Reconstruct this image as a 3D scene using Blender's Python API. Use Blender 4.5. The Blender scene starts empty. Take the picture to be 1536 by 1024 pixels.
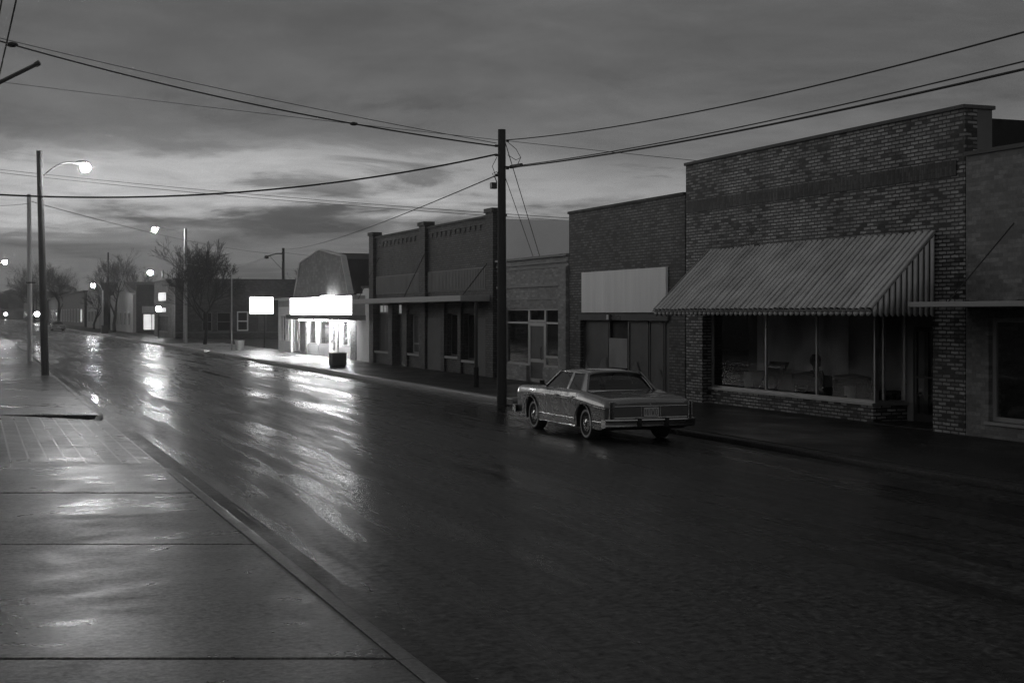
import bpy, math, random
from mathutils import Vector, Matrix
R = math.radians
SC = bpy.context.scene
COL = SC.collection
random.seed(7)

# ------------------------------------------------------------------ materials
def nodes(name):
    m = bpy.data.materials.new(name); m.use_nodes = True
    nt = m.node_tree; b = nt.nodes['Principled BSDF']
    return m, nt, b
def N(nt, t, **kw):
    n = nt.nodes.new(t)
    for k, v in kw.items():
        if k in n.inputs.keys() if isinstance(k, str) else False: n.inputs[k].default_value = v
        else: setattr(n, k, v)
    return n
def L(nt, a, b): nt.links.new(a, b)
def g(v, a=1): return (v, v, v, a)
def ramp(nt, src, stops):
    r = nt.nodes.new('ShaderNodeValToRGB')
    e = r.color_ramp.elements
    while len(e) < len(stops): e.new(.5)
    for k, (p, v) in enumerate(stops):
        e[k].position = p; e[k].color = g(v)
    L(nt, src, r.inputs['Fac']); return r.outputs['Color']
def math_(nt, op, a, b=None, clamp=False):
    n = nt.nodes.new('ShaderNodeMath'); n.operation = op; n.use_clamp = clamp
    for k, x in enumerate((a, b)):
        if x is None: continue
        if isinstance(x, (int, float)): n.inputs[k].default_value = x
        else: L(nt, x, n.inputs[k])
    return n.outputs[0]
def mixf(nt, f, a, b):
    n = nt.nodes.new('ShaderNodeMix'); n.data_type = 'FLOAT'
    for k, x in ((0, f), (2, a), (3, b)):
        if isinstance(x, (int, float)): n.inputs[k].default_value = x
        else: L(nt, x, n.inputs[k])
    return n.outputs[0]
def coords(nt, scale=(1, 1, 1), obj=False):
    if obj: src = nt.nodes.new('ShaderNodeTexCoord').outputs['Object']
    else: src = nt.nodes.new('ShaderNodeNewGeometry').outputs['Position']
    mp = nt.nodes.new('ShaderNodeMapping'); mp.inputs['Scale'].default_value = scale
    L(nt, src, mp.inputs['Vector']); return mp.outputs['Vector']
def noise(nt, vec, scale, detail=4, rough=.55, dist=0):
    n = nt.nodes.new('ShaderNodeTexNoise')
    n.inputs['Scale'].default_value = scale; n.inputs['Detail'].default_value = detail
    n.inputs['Roughness'].default_value = rough; n.inputs['Distortion'].default_value = dist
    L(nt, vec, n.inputs['Vector']); return n.outputs['Fac']
def bump(nt, b, h, strength, dist):
    n = nt.nodes.new('ShaderNodeBump'); n.inputs['Strength'].default_value = strength
    n.inputs['Distance'].default_value = dist
    L(nt, h, n.inputs['Height']); L(nt, n.outputs['Normal'], b.inputs['Normal']); return n
def color(nt, b, f):           # f: grey float output
    L(nt, f, b.inputs['Base Color'])

def plain(name, v, rough=.7, var=.25, scale=3., bmp=.15, metal=0, coat=0, obj=False, stretch=(1, 1, 1), spec=.5):
    m, nt, b = nodes(name)
    c = coords(nt, stretch, obj)
    n = noise(nt, c, scale, 6, .6)
    color(nt, b, ramp(nt, n, [(.25, v*(1-var)), (.75, v*(1+var))]))
    n2 = noise(nt, c, scale*9, 4)
    L(nt, ramp(nt, n, [(.3, max(.03, rough-.12)), (.7, min(1, rough+.1))]), b.inputs['Roughness'])
    if bmp: bump(nt, b, n2, bmp, .02)
    b.inputs['Metallic'].default_value = metal
    b.inputs['Coat Weight'].default_value = coat; b.inputs['Coat Roughness'].default_value = .06
    b.inputs['Specular IOR Level'].default_value = spec
    return m
def emit(name, v, strength, var=0, scale=1.5):
    m, nt, b = nodes(name)
    b.inputs['Base Color'].default_value = g(.7)
    if var:
        n = noise(nt, coords(nt), scale, 4)
        L(nt, ramp(nt, n, [(.35, v*(1-var)), (.65, v)]), b.inputs['Emission Color'])
    else: b.inputs['Emission Color'].default_value = g(v)
    b.inputs['Emission Strength'].default_value = strength
    return m
def glass(name, tint=.55, boost=.0, rough=.0):
    m, nt, b = nodes(name)
    nt.nodes.remove(b); out = nt.nodes['Material Output']
    tr = nt.nodes.new('ShaderNodeBsdfTransparent'); tr.inputs['Color'].default_value = g(tint)
    gl = nt.nodes.new('ShaderNodeBsdfGlossy'); gl.inputs['Roughness'].default_value = rough; gl.inputs['Color'].default_value = g(.9)
    lw = nt.nodes.new('ShaderNodeLayerWeight'); lw.inputs['Blend'].default_value = .5
    fr = math_(nt, 'ADD', math_(nt, 'MULTIPLY', math_(nt, 'POWER', lw.outputs['Facing'], 5.0), .9), .04)
    c = coords(nt); n = noise(nt, c, .6, 2)
    bp = nt.nodes.new('ShaderNodeBump'); bp.inputs['Strength'].default_value = .03; bp.inputs['Distance'].default_value = .05
    L(nt, n, bp.inputs['Height']); L(nt, bp.outputs[0], gl.inputs['Normal'])
    f = math_(nt, 'ADD', fr, boost, True)
    mx = nt.nodes.new('ShaderNodeMixShader')
    L(nt, f, mx.inputs[0]); L(nt, tr.outputs[0], mx.inputs[1]); L(nt, gl.outputs[0], mx.inputs[2])
    L(nt, mx.outputs[0], out.inputs['Surface'])
    return m
def brick(name, light, dark, mortar, bw=.27, bh=.083, ms=.013, darkfrac=.3, rot=False, stain=.35, soft=.5, rough=.75, painted=False):
    m, nt, b = nodes(name)
    pos = nt.nodes.new('ShaderNodeNewGeometry').outputs['Position']
    sx = nt.nodes.new('ShaderNodeSeparateXYZ'); L(nt, pos, sx.inputs[0])
    wob = noise(nt, pos, 9, 2)
    u = math_(nt, 'ADD', sx.outputs[0], sx.outputs[1])
    w2 = math_(nt, 'MULTIPLY', math_(nt, 'SUBTRACT', wob, .5), .035)
    u = math_(nt, 'ADD', u, w2)
    z = math_(nt, 'ADD', sx.outputs[2], math_(nt, 'MULTIPLY', w2, .7))
    cx = nt.nodes.new('ShaderNodeCombineXYZ')
    L(nt, z if rot else u, cx.inputs[0]); L(nt, u if rot else z, cx.inputs[1])
    bt = nt.nodes.new('ShaderNodeTexBrick')
    bt.inputs['Color1'].default_value = g(0); bt.inputs['Color2'].default_value = g(1); bt.inputs['Mortar'].default_value = g(.5)
    bt.inputs['Scale'].default_value = 1; bt.inputs['Mortar Size'].default_value = ms; bt.inputs['Mortar Smooth'].default_value = soft
    bt.inputs['Brick Width'].default_value = bw; bt.inputs['Row Height'].default_value = bh
    L(nt, cx.outputs[0], bt.inputs['Vector'])
    big = noise(nt, pos, .9, 5, .6)
    med = noise(nt, pos, 14, 3, .6)
    per = math_(nt, 'ADD', bt.outputs['Color'], math_(nt, 'MULTIPLY', math_(nt, 'SUBTRACT', big, .5), 1.1))
    bc = ramp(nt, per, [(max(0, darkfrac-.18), dark), (darkfrac+.04, light*.62), (.75, light), (1, light*1.25)])
    mul = math_(nt, 'MULTIPLY', bc, ramp(nt, med, [(.3, .7), (.7, 1.2)]))
    mul = math_(nt, 'MULTIPLY', mul, ramp(nt, big, [(.3, 1-stain), (.7, 1+stain*.5)]))
    col = mixf(nt, bt.outputs['Fac'], mul, mortar)
    color(nt, b, col)
    L(nt, ramp(nt, med, [(.2, rough-.25), (.8, rough)]), b.inputs['Roughness'])
    h = math_(nt, 'SUBTRACT', math_(nt, 'MULTIPLY', med, .5), bt.outputs['Fac'])
    bump(nt, b, h, .5 if not painted else .25, .012)
    return m
def wet(name, lo, hi, r0, r1, stretch, bscale, bstr, spec=.5, grain=.25, crack=False):
    m, nt, b = nodes(name)
    c = coords(nt, stretch); p = coords(nt)
    n1 = noise(nt, c, .55, 6, .6, .6)
    n2 = noise(nt, c, 2.4, 5, .6, .3)
    mixn = math_(nt, 'ADD', math_(nt, 'MULTIPLY', n1, .62), math_(nt, 'MULTIPLY', n2, .38))
    fine = noise(nt, p, bscale, 3, .7)
    fine2 = noise(nt, p, bscale*.22, 4, .65)
    colr = ramp(nt, mixn, [(.36, lo), (.62, hi)])
    col = math_(nt, 'MULTIPLY', colr, ramp(nt, fine, [(.3, 1-grain), (.7, 1+grain)]))
    if crack:
        vo = nt.nodes.new('ShaderNodeTexVoronoi'); vo.feature = 'DISTANCE_TO_EDGE'; vo.inputs['Scale'].default_value = .23
        wv = nt.nodes.new('ShaderNodeVectorMath'); wv.operation = 'ADD'
        nn = nt.nodes.new('ShaderNodeTexNoise'); nn.inputs['Scale'].default_value = 1.2; nn.inputs['Detail'].default_value = 5
        L(nt, p, nn.inputs['Vector']); L(nt, p, wv.inputs[0]); L(nt, nn.outputs['Color'], wv.inputs[1])
        L(nt, wv.outputs[0], vo.inputs['Vector'])
        cr = ramp(nt, vo.outputs['Distance'], [(.0, .45), (.012, 1.0)])
        col = math_(nt, 'MULTIPLY', col, cr)
    color(nt, b, col)
    L(nt, ramp(nt, mixn, [(.36, r0), (.62, r1)]), b.inputs['Roughness'])
    L(nt, math_(nt, 'MULTIPLY', ramp(nt, noise(nt, p, bscale*.4, 3, .6), [(.32, .35), (.5, .9), (.68, 1.7)]), spec), b.inputs['Specular IOR Level'])
    bs = nt.nodes.new('ShaderNodeBump'); bs.inputs['Distance'].default_value = .01
    L(nt, ramp(nt, mixn, [(.36, bstr*.25), (.62, bstr)]), bs.inputs['Strength'])
    grit = noise(nt, p, bscale*.45, 2, .5)
    L(nt, math_(nt, 'ADD', math_(nt, 'ADD', fine, math_(nt, 'MULTIPLY', grit, 1.3)), math_(nt, 'MULTIPLY', fine2, .5)), bs.inputs['Height'])
    col2 = math_(nt, 'MULTIPLY', col, ramp(nt, grit, [(.3, 1-grain*1.2), (.7, 1+grain*1.2)])); color(nt, b, col2)
    L(nt, bs.outputs[0], b.inputs['Normal'])
    return m

M = {}
M['asphalt'] = wet('wet_asphalt', .004, .036, .15, .42, (1.7, .13, 1), 26, .48, .17, .9, crack=True)
M['concrete'] = wet('wet_concrete', .028, .10, .20, .46, (.7, .9, 1), 42, .42, .5, .5)
M['pave'] = wet('wet_paving', .022, .06, .24, .48, (.9, .9, 1), 50, .3, .5, .3)
M['kerb'] = wet('kerb_concrete', .09, .16, .25, .5, (1, .5, 1), 50, .35, .5, .25)
M['gutter'] = wet('gutter_concrete', .010, .026, .25, .5, (1, .3, 1), 34, .6, .2, .5)
M['walk_shaded'] = wet('wet_walk_awning_shade', .012, .028, .3, .6, (.6, .35, 1), 50, .3, .2, .25)  # wetter, darker walk; the awning's shade is also put into this base colour
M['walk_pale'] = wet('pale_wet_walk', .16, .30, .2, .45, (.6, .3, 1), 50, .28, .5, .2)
M['ground'] = plain('dark_earth', .035, .95, .4, .4, .4)
M['water'] = plain('standing_water', .012, .15, .1, .3, 0, spec=.6)
M['brick_var'] = brick('variegated_brick', .32, .018, .012, .26, .08, .017, .24, stain=.3, soft=.15)
M['brick_soldier'] = brick('soldier_brick', .07, .02, .018, .21, .075, .012, .45, rot=True, stain=.5)
M['brick_dark'] = brick('dark_red_brick', .075, .03, .012, .26, .088, .018, .2, stain=.3, soft=.3)
M['brick_mid'] = brick('brown_brick', .135, .03, .014, .26, .086, .018, .28, stain=.5, soft=.3)
M['brick_far'] = brick('weathered_dark_brick', .06, .03, .035, .26, .09, .014, .3, stain=.4)
M['brick_white'] = brick('painted_pale_brick', .27, .24, .19, .26, .083, .008, .05, stain=.15, soft=1, painted=True)
M['brick_paint'] = brick('painted_grey_brick', .19, .17, .13, .26, .083, .008, .05, stain=.2, soft=1, painted=True)
M['stucco'] = plain('pale_stucco', .85, .85, .08, .6, .15)
M['stucco_grey'] = plain('grey_stucco', .30, .85, .15, 1.2, .2)
M['stucco_mid'] = plain('weathered_stucco', .12, .85, .25, 1.2, .2)
M['coping'] = plain('concrete_coping', .08, .7, .3, 2, .3)
M['coping_dark'] = plain('tarred_coping', .04, .7, .3, 2, .3)
M['tar'] = plain('tarred_wall', .012, .9, .3, 2, .3)
M['white_board'] = plain('white_panel', .88, .55, .16, .9, .04, stretch=(1, 2.6, .22))
M['trim_white'] = plain('white_trim', .6, .5, .1, 3, .05)
M['trim_grey'] = plain('grey_trim', .3, .5, .15, 3, .05)
M['alu'] = plain('aluminium_frame', .42, .38, .1, 5, .0, metal=.75)
M['frame_dark'] = plain('dark_frame', .06, .5, .2, 4, .05)
M['metal_sheet'] = plain('corrugated_metal', .46, .55, .38, 1.3, .1, metal=.15)
M['metal_dark'] = plain('dark_metal', .03, .5, .3, 3, .1)
M['metal_grey'] = plain('galvanised_metal', .30, .45, .2, 4, .05, metal=.5)
M['slats'] = plain('ribbed_transom', .10, .5, .4, 2, .1)
M['wood_pole'] = plain('weathered_pole_wood', .09, .8, .4, 2, .5, stretch=(6, 6, .6))
M['wood_pale'] = plain('pale_pole', .34, .55, .2, 2, .2, stretch=(6, 6, .6))
M['wood_dark'] = plain('creosoted_pole', .03, .75, .4, 2, .6, stretch=(6, 6, .5))
M['shingle'] = brick('roof_shingle', .10, .06, .04, .3, .16, .008, .3, stain=.2)
M['cable'] = plain('black_cable', .02, .7, .1, 3, 0)
M['cable_grey'] = plain('grey_wire', .05, .6, .1, 3, 0)
M['glass'] = glass('shop_glass', .9, .0)
M['glass_clear'] = glass('clear_shop_glass', .92, .0)
M['glass_dirty'] = plain('dusty_window_glass', .085, .5, .55, 1.3, .05, spec=.25)
M['glass_dark'] = plain('dark_window_glass', .015, .14, .3, 1, .02, spec=.3)
M['interior'] = plain('dark_interior', .10, .9, .2, 1, .1)
M['shop_white'] = plain('shop_white', .72, .7, .1, 1, .05)
M['black'] = plain('blackened', .008, .8, .2, 2, .1)
M['curtain'] = plain('pleated_curtain', .8, .9, .2, 1.5, .1)
M['fabric_dark'] = plain('dark_upholstery', .01, .9, .3, 5, .2)
M['bark'] = plain('bark', .02, .9, .3, 6, .4, obj=True)
M['paper'] = plain('crumpled_paper', .14, .9, .35, 2.2, .6)
M['board'] = plain('plywood_board', .26, .7, .3, 1.2, .15)
M['bin_dark'] = plain('dark_bin', .045, .6, .3, 2, .3)
M['bin_pale'] = plain('pale_bin', .32, .6, .2, 4, .2)
M['door_dark'] = plain('dark_door', .03, .5, .3, 2, .1)
M['sign_lit'] = emit('lit_sign_face', 1, 15, .12, .5)
M['sign_hot'] = emit('lit_sign_lamp', 1, 22)
M['sign_box'] = emit('lit_box_face', 1, 11, .06, .8)
M['tube'] = emit('fluorescent_tube', 1, 1100)
M['soffit_tube'] = emit('soffit_tube', 1, 60)
M['lamp'] = emit('lamp_bowl', 1, 520)
M['lamp_far'] = emit('far_lamp_bowl', 1, 210)
M['lamp_small'] = emit('small_lamp_globe', 1, 32)
M['lit_window'] = emit('lit_window', 1, .95, .5, 2.2)
M['lit_panel'] = emit('lit_display', 1, 1.1, .5, 1.6)
M['lit_transom'] = emit('lit_transom', 1, .20, .6, 3)
M['skin'] = plain('skin', .3, .6, .1, 5, .05)
M['hair'] = plain('hair', .015, .7, .3, 30, .4)
M['cloth'] = plain('dark_cloth', .03, .9, .3, 6, .2)
M['leaf_far'] = plain('far_foliage', .02, .95, .4, 2, .4)

# ------------------------------------------------------------------ mesh helpers
class MB:
    def __init__(s): s.v = []; s.f = []; s.mi = []; s.cur = 0
    def face(s, pts):
        k = len(s.v); s.v += [tuple(p) for p in pts]; s.f.append(tuple(range(k, k+len(pts)))); s.mi.append(s.cur)
    def box(s, a, b):
        x0, y0, z0 = (min(p, q) for p, q in zip(a, b)); x1, y1, z1 = (max(p, q) for p, q in zip(a, b))
        k = len(s.v)
        s.v += [(x0,y0,z0),(x1,y0,z0),(x1,y1,z0),(x0,y1,z0),(x0,y0,z1),(x1,y0,z1),(x1,y1,z1),(x0,y1,z1)]
        for q in ((3,2,1,0),(4,5,6,7),(0,1,5,4),(1,2,6,5),(2,3,7,6),(3,0,4,7)):
            s.f.append(tuple(k+i for i in q)); s.mi.append(s.cur)
        return s
    def grid(s, rows, close=False, cap=False):
        k = len(s.v); n = len(rows[0])
        for r in rows: s.v += [tuple(p) for p in r]
        for i in range(len(rows)-1):
            for j in range(n if close else n-1):
                a = k+i*n+j; b_ = k+i*n+(j+1) % n; c = k+(i+1)*n+(j+1) % n; d = k+(i+1)*n+j
                s.f.append((a, b_, c, d)); s.mi.append(s.cur)
        if cap:
            s.f.append(tuple(k+j for j in range(n))[::-1]); s.mi.append(s.cur)
            s.f.append(tuple(k+(len(rows)-1)*n+j for j in range(n))); s.mi.append(s.cur)
        return s
    def tube(s, pts, rad, n=8, cap=True):
        pts = [Vector(p) for p in pts]
        if isinstance(rad, (int, float)): rad = [rad]*len(pts)
        rows = []; up = None
        for i, p in enumerate(pts):
            t = (pts[min(i+1, len(pts)-1)]-pts[max(i-1, 0)])
            t = t.normalized() if t.length > 1e-9 else Vector((0, 0, 1))
            if up is None:
                up = Vector((0, 0, 1)) if abs(t.z) < .9 else Vector((1, 0, 0))
            a = t.cross(up)
            if a.length < 1e-5: a = t.cross(Vector((1, .3, .1)))
            a.normalize(); b_ = a.cross(t).normalized(); up = b_
            rows.append([p+(a*math.cos(2*math.pi*j/n)+b_*math.sin(2*math.pi*j/n))*rad[i] for j in range(n)])
        return s.grid(rows, True, cap)
    def lathe(s, c, prof, n=24, axis='z'):
        rows = []
        for r, h in prof:
            row = []
            for j in range(n):
                a = 2*math.pi*j/n; p, q = r*math.cos(a), r*math.sin(a)
                row.append({'z': (c[0]+p, c[1]+q, c[2]+h), 'x': (c[0]+h, c[1]+p, c[2]+q), 'y': (c[0]+p, c[1]+h, c[2]+q)}[axis])
            rows.append(row)
        return s.grid(rows, True, True)
    def prism(s, poly, axis, lo, hi):
        def P(u, w, d): return {'x': (d, u, w), 'y': (u, d, w), 'z': (u, w, d)}[axis]
        return s.grid([[P(u, w, lo) for u, w in poly], [P(u, w, hi) for u, w in poly]], True, True)
    def ellipsoid(s, c, r, n=14, m=9):
        rows = []
        for i in range(m):
            a = math.pi*(i+.02)/(m-1+.04)
            rows.append([(c[0]+r[0]*math.sin(a)*math.cos(2*math.pi*j/n), c[1]+r[1]*math.sin(a)*math.sin(2*math.pi*j/n), c[2]+r[2]*math.cos(a)) for j in range(n)])
        return s.grid(rows, True, True)
    def wall(s, axis, d, u0, u1, z0, z1, holes=(), t=.25):
        """wall facing -axis at coordinate d, running u0..u1, with rectangular holes (ua,ub,za,zb); t thickness"""
        us = sorted({u0, u1, *[x for h in holes for x in h[:2] if u0 < x < u1]})
        zs = sorted({z0, z1, *[x for h in holes for x in h[2:] if z0 < x < z1]})
        P = (lambda u, z, e: (e, u, z)) if axis == 'x' else (lambda u, z, e: (u, e, z))
        def solid(i, j):
            if i < 0 or j < 0 or i >= len(us)-1 or j >= len(zs)-1: return False
            cu, cz = (us[i]+us[i+1])/2, (zs[j]+zs[j+1])/2
            return not any(h[0] < cu < h[1] and h[2] < cz < h[3] for h in holes)
        for i in range(len(us)-1):
            for j in range(len(zs)-1):
                if not solid(i, j): continue
                a, b_, c, e = us[i], us[i+1], zs[j], zs[j+1]
                s.face([P(a,c,d),P(b_,c,d),P(b_,e,d),P(a,e,d)]); s.face([P(a,c,d+t),P(a,e,d+t),P(b_,e,d+t),P(b_,c,d+t)])
                if not solid(i-1, j): s.face([P(a,c,d),P(a,e,d),P(a,e,d+t),P(a,c,d+t)])
                if not solid(i+1, j): s.face([P(b_,c,d),P(b_,c,d+t),P(b_,e,d+t),P(b_,e,d)])
                if not solid(i, j-1): s.face([P(a,c,d),P(a,c,d+t),P(b_,c,d+t),P(b_,c,d)])
                if not solid(i, j+1): s.face([P(a,e,d),P(b_,e,d),P(b_,e,d+t),P(a,e,d+t)])
        return s
    def build(s, name, mats, parent=None, smooth=None, bevel=0):
        off = Vector((0, 0, 0)); p = parent
        while p is not None: off += p.location; p = p.parent
        me = bpy.data.meshes.new(name)
        me.from_pydata([tuple(Vector(v)-off) for v in s.v], [], s.f)
        if not isinstance(mats, (list, tuple)): mats = [mats]
        for m in mats: me.materials.append(M[m] if isinstance(m, str) else m)
        if len(mats) > 1: me.polygons.foreach_set('material_index', s.mi)
        me.validate()
        import bmesh
        bm = bmesh.new(); bm.from_mesh(me)
        bmesh.ops.remove_doubles(bm, verts=bm.verts, dist=1e-5)
        bmesh.ops.recalc_face_normals(bm, faces=bm.faces); bm.to_mesh(me); bm.free()
        if smooth is not None:
            me.polygons.foreach_set('use_smooth', [True]*len(me.polygons))
            me.set_sharp_from_angle(angle=R(smooth))
        o = bpy.data.objects.new(name, me); COL.objects.link(o)
        if parent is not None: o.parent = parent
        if bevel:
            bv = o.modifiers.new('bevel', 'BEVEL'); bv.width = bevel; bv.segments = 2; bv.limit_method = 'ANGLE'; bv.angle_limit = R(40)
        return o
def each(name, mat, parent, boxes, bevel=0):
    for a, b_ in boxes: MB().box(a, b_).build(name, mat, parent, bevel=bevel)
def thing(name, label, cat, loc=(0, 0, 0), group=None):
    o = bpy.data.objects.new(name, None); COL.objects.link(o); o.location = loc
    o.empty_display_size = .3
    o['label'] = label; o['category'] = cat
    if group: o['group'] = group
    return o
def tag(o, label, cat, group=None):
    o['label'] = label; o['category'] = cat
    if group: o['group'] = group
    return o
def struct(o): o['kind'] = 'structure'; return o
def copy_tree(o, parent=None):
    c = o.copy(); COL.objects.link(c)
    if parent is not None: c.parent = parent
    for ch in list(o.children): copy_tree(ch, c)
    return c
def win_x(parent, X, y0, y1, z0, z1, ys=(), zs=(), fm='trim_grey', gm='glass_dark', w=.05, name='window', depth=.06):
    """framed window in plane facing -X; X = front of the frame; muntins at ys, zs"""
    m = MB()
    m.box((X, y0, z0), (X+depth, y0+w, z1)); m.box((X, y1-w, z0), (X+depth, y1, z1))
    m.box((X, y0+w, z0), (X+depth, y1-w, z0+w)); m.box((X, y0+w, z1-w), (X+depth, y1-w, z1))
    for y in ys: m.box((X+.004, y-w/2, z0+w), (X+depth-.004, y+w/2, z1-w))
    for z in zs: m.box((X+.008, y0+w, z-w/2), (X+depth-.008, y1-w, z+w/2))
    f = m.build(name, fm, parent)
    q = MB().box((X+depth*.45, y0+w*.6, z0+w*.6), (X+depth*.45+.006, y1-w*.6, z1-w*.6))
    q.build('pane', gm, f)
    return f
def win_y(parent, Y, x0, x1, z0, z1, zs=(), xs=(), fm='trim_grey', gm='glass_dark', w=.06, name='window', depth=.08):
    m = MB()
    m.box((x0, Y, z0), (x0+w, Y+depth, z1)); m.box((x1-w, Y, z0), (x1, Y+depth, z1))
    m.box((x0+w, Y, z0), (x1-w, Y+depth, z0+w)); m.box((x0+w, Y, z1-w), (x1-w, Y+depth, z1))
    for z in zs: m.box((x0+w, Y+.006, z-w/2), (x1-w, Y+depth-.006, z+w/2))
    for x in xs: m.box((x-w/2, Y+.008, z0+w), (x+w/2, Y+depth-.008, z1-w))
    f = m.build(name, fm, parent)
    MB().box((x0+w*.6, Y+depth*.45, z0+w*.6), (x1-w*.6, Y+depth*.45+.006, z1-w*.6)).build('pane', gm, f)
    return f

# ------------------------------------------------------------------ setting: ground, road, pavements
KL, KR = 2.87, 13.75            # kerb lines
FX = 18.3                       # shop fronts
m = MB(); m.face([(-900, -300, -.06), (900, -300, -.06), (900, 1500, -.06), (-900, 1500, -.06)]); struct(m.build('ground', 'ground'))
m = MB()
rows = []
for y in [-30+i*6 for i in range(40)]+[220+i*40 for i in range(27)]:
    rows.append([(KL+.02+(KR-KL-.04)*k/10, y, .05*(1-((k-5)/5)**2)-.03) for k in range(11)])
m.grid(rows); road = m.build('road', 'asphalt', smooth=60); struct(road)
def road_z(x): k = (x-KL-.02)/(KR-KL-.04)*10; return .05*(1-((k-5)/5)**2)-.03
# left gutter strip
m = MB(); m.grid([[(KL, y, -.012), (KL+.36, y, road_z(KL+.36)+.006)] for y in (-30, 23, 34.6, 150, 700)]); struct(m.build('gutter', 'gutter'))
SK = -.375
def lx(x, y): return (x, y+SK*(x-KL))      # joints run a little skew to the kerb
slabs = [-14, -8.6, -3.2, 0.8, 5.0, 9.4, 14.6, 19.1, 23.1]
far = [34.6, 38.6, 42.6, 46.6, 51, 55.4, 60, 64.6, 69.2, 74, 79, 84, 89, 94, 100, 108, 116, 124, 134, 144, 155, 170, 190, 220, 260, 320, 420, 600]
def slab(m, y0, y1, x0=-16, x1=KL-.16, gap=.03, z=.125):
    z += random.uniform(-.004, .003)
    p = [lx(x0, y0+gap), lx(x1, y0+gap), lx(x1, y1-gap), lx(x0, y1-gap)]
    m.prism(p, 'z', -.05, z)
m = MB()
for a, b_ in list(zip(slabs, slabs[1:]))+list(zip(far, far[1:])): slab(m, a, b_, x0=-16 if a < 200 else -8)
struct(m.build('pavement', 'concrete', bevel=.008))
m = MB()
for ya, yb in ((-30, 22.9), (34.8, 650)): m.prism([lx(-15, ya), lx(KL-.17, ya), lx(KL-.17, yb), lx(-15, yb)], 'z', -.05, .085)
struct(m.build('pavement_bed', 'black'))
# kerb, left: a profile swept along Y, rounded down at the driveway
def kerb_profile(x, s, h, w=.16):
    return [(x, -.06), (x, h-.035), (x-s*.012, h-.012), (x-s*.04, h), (x-s*w, h), (x-s*w, -.06)]
def kerb_run(m, x, s, ys, hs, w=.16, bend=None):
    rows = []
    for k, (y, h) in enumerate(zip(ys, hs)):
        dx = bend[k] if bend else 0
        rows.append([(px+dx, y, pz) for px, pz in kerb_profile(x, s, h, w)])
    m.grid(rows, True, True)
m = MB()
for a, b_ in list(zip(slabs, slabs[1:])):
    if b_ < 23: kerb_run(m, KL, 1, [a+.006, b_-.006], [.13, .13])
kerb_run(m, KL, 1, [19.106, 21.6, 22.3, 22.8, 23.2, 23.5], [.13, .13, .115, .08, .035, .005], bend=[0, 0, 0, -.02, -.06, -.12])
kerb_run(m, KL, 1, [34.3, 34.5, 34.75, 35.2, 38.59], [.01, .06, .11, .13, .13], bend=[-.14, -.07, -.03, 0, 0])
for a, b_ in list(zip(far, far[1:]))[1:]: kerb_run(m, KL, 1, [a+.008, b_-.008], [.13, .13])
struct(m.build('kerb', 'kerb', smooth=40))
# driveway of square pavers that ramps down to the gutter between the two kerb ends
m = MB()
def dz(x): return .004+.118*min(1, max(0, (KL-x)/2.4))
nx, ny = 56, 6
for i in range(nx):
    for j in range(ny):
        xa, xb = KL-.02-i*.29, KL-.02-(i+1)*.29+.034
        ya, yb = 23.15+j*1.908, 23.15+(j+1)*1.908-.05
        t = random.uniform(-.001, .001)
        P = [lx(xa, ya), lx(xa, yb), lx(xb, yb), lx(xb, ya)]
        zz = [dz(xa)+t, dz(xa)+t, dz(xb)+t, dz(xb)+t]
        m.face([(p[0], p[1], z) for p, z in zip(P, zz)])
struct(m.build('driveway', 'pave'))
m = MB(); m.grid([[(*lx(x, 22.9), dz(x)-.003) for x in (KL+.01, 2, 1.2, .47, -.33, -14)], [(*lx(x, 34.8), dz(x)-.003) for x in (KL+.01, 2, 1.2, .47, -.33, -14)]]); struct(m.build('driveway_bed', 'walk_pale'))
# right pavement
m = MB()
ys = [-20, 4, 12, 18, 23.4, 28.4, 33.4, 38.4, 43.4, 48.4, 53.4, 58.4, 63.4, 68.4, 73.4, 78.4, 83.4, 88.4, 93.4, 99, 105, 111, 117, 123, 130, 139, 150, 162, 176, 192, 210, 240, 300, 420, 600]
m2 = MB()
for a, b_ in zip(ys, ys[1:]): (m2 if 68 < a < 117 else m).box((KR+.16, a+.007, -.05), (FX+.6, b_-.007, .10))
struct(m.build('sidewalk', 'walk_shaded', bevel=.006)); struct(m2.build('sidewalk', 'walk_pale', bevel=.006))
m = MB()
def kr(ys, hs, bend=None, w=.17): kerb_run(m, KR, -1, ys, hs, w, bend)
kr([-20, 20, 35.7], [.085, .088, .092]); struct(m.build('kerb', 'walk_shaded', smooth=40)); m = MB()
kr([37.0, 37.2, 37.5, 50, 62, 72, 74.2, 75.2, 75.9], [.03, .12, .155, .155, .155, .15, .13, .10, .03], [.05, 0, 0, 0, 0, 0, .03, .08, .2])
kr([77.6, 78.6, 80, 83, 84.4, 85.2], [.03, .09, .12, .12, .08, .03], [.3, .15, .1, .1, .16, .3])
kr([92.2, 92.35, 92.7, 112, 118], [.05, .16, .17, .15, .14], [.02, 0, 0, 0, 0])
kr([121, 122, 140, 152, 154], [.04, .13, .13, .13, .05]); kr([160, 162, 300, 600], [.05, .13, .13, .13])
struct(m.build('kerb', 'kerb', smooth=40))
# white painted kerb end
m = MB(); m.prism([(91.75, -.02), (91.75, .13), (91.85, .19), (92.1, .2), (92.18, .19), (92.18, -.02)], 'x', KR-.03, KR+.30)
tag(m.build('kerb_end_block', 'trim_white', bevel=.03), 'white painted rounded block at the kerb end by the lot entrance', 'kerb block')
m = MB(); m.prism([(36.02, -.02), (36.0, .15), (36.08, .2), (36.75, .2), (36.85, .14), (36.85, -.02)], 'x', KR-.1, KR+.36)
tag(m.build('kerb_stone', 'kerb', bevel=.035), 'rounded concrete kerb stone at the foot of the dark utility pole', 'kerb block')
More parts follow.
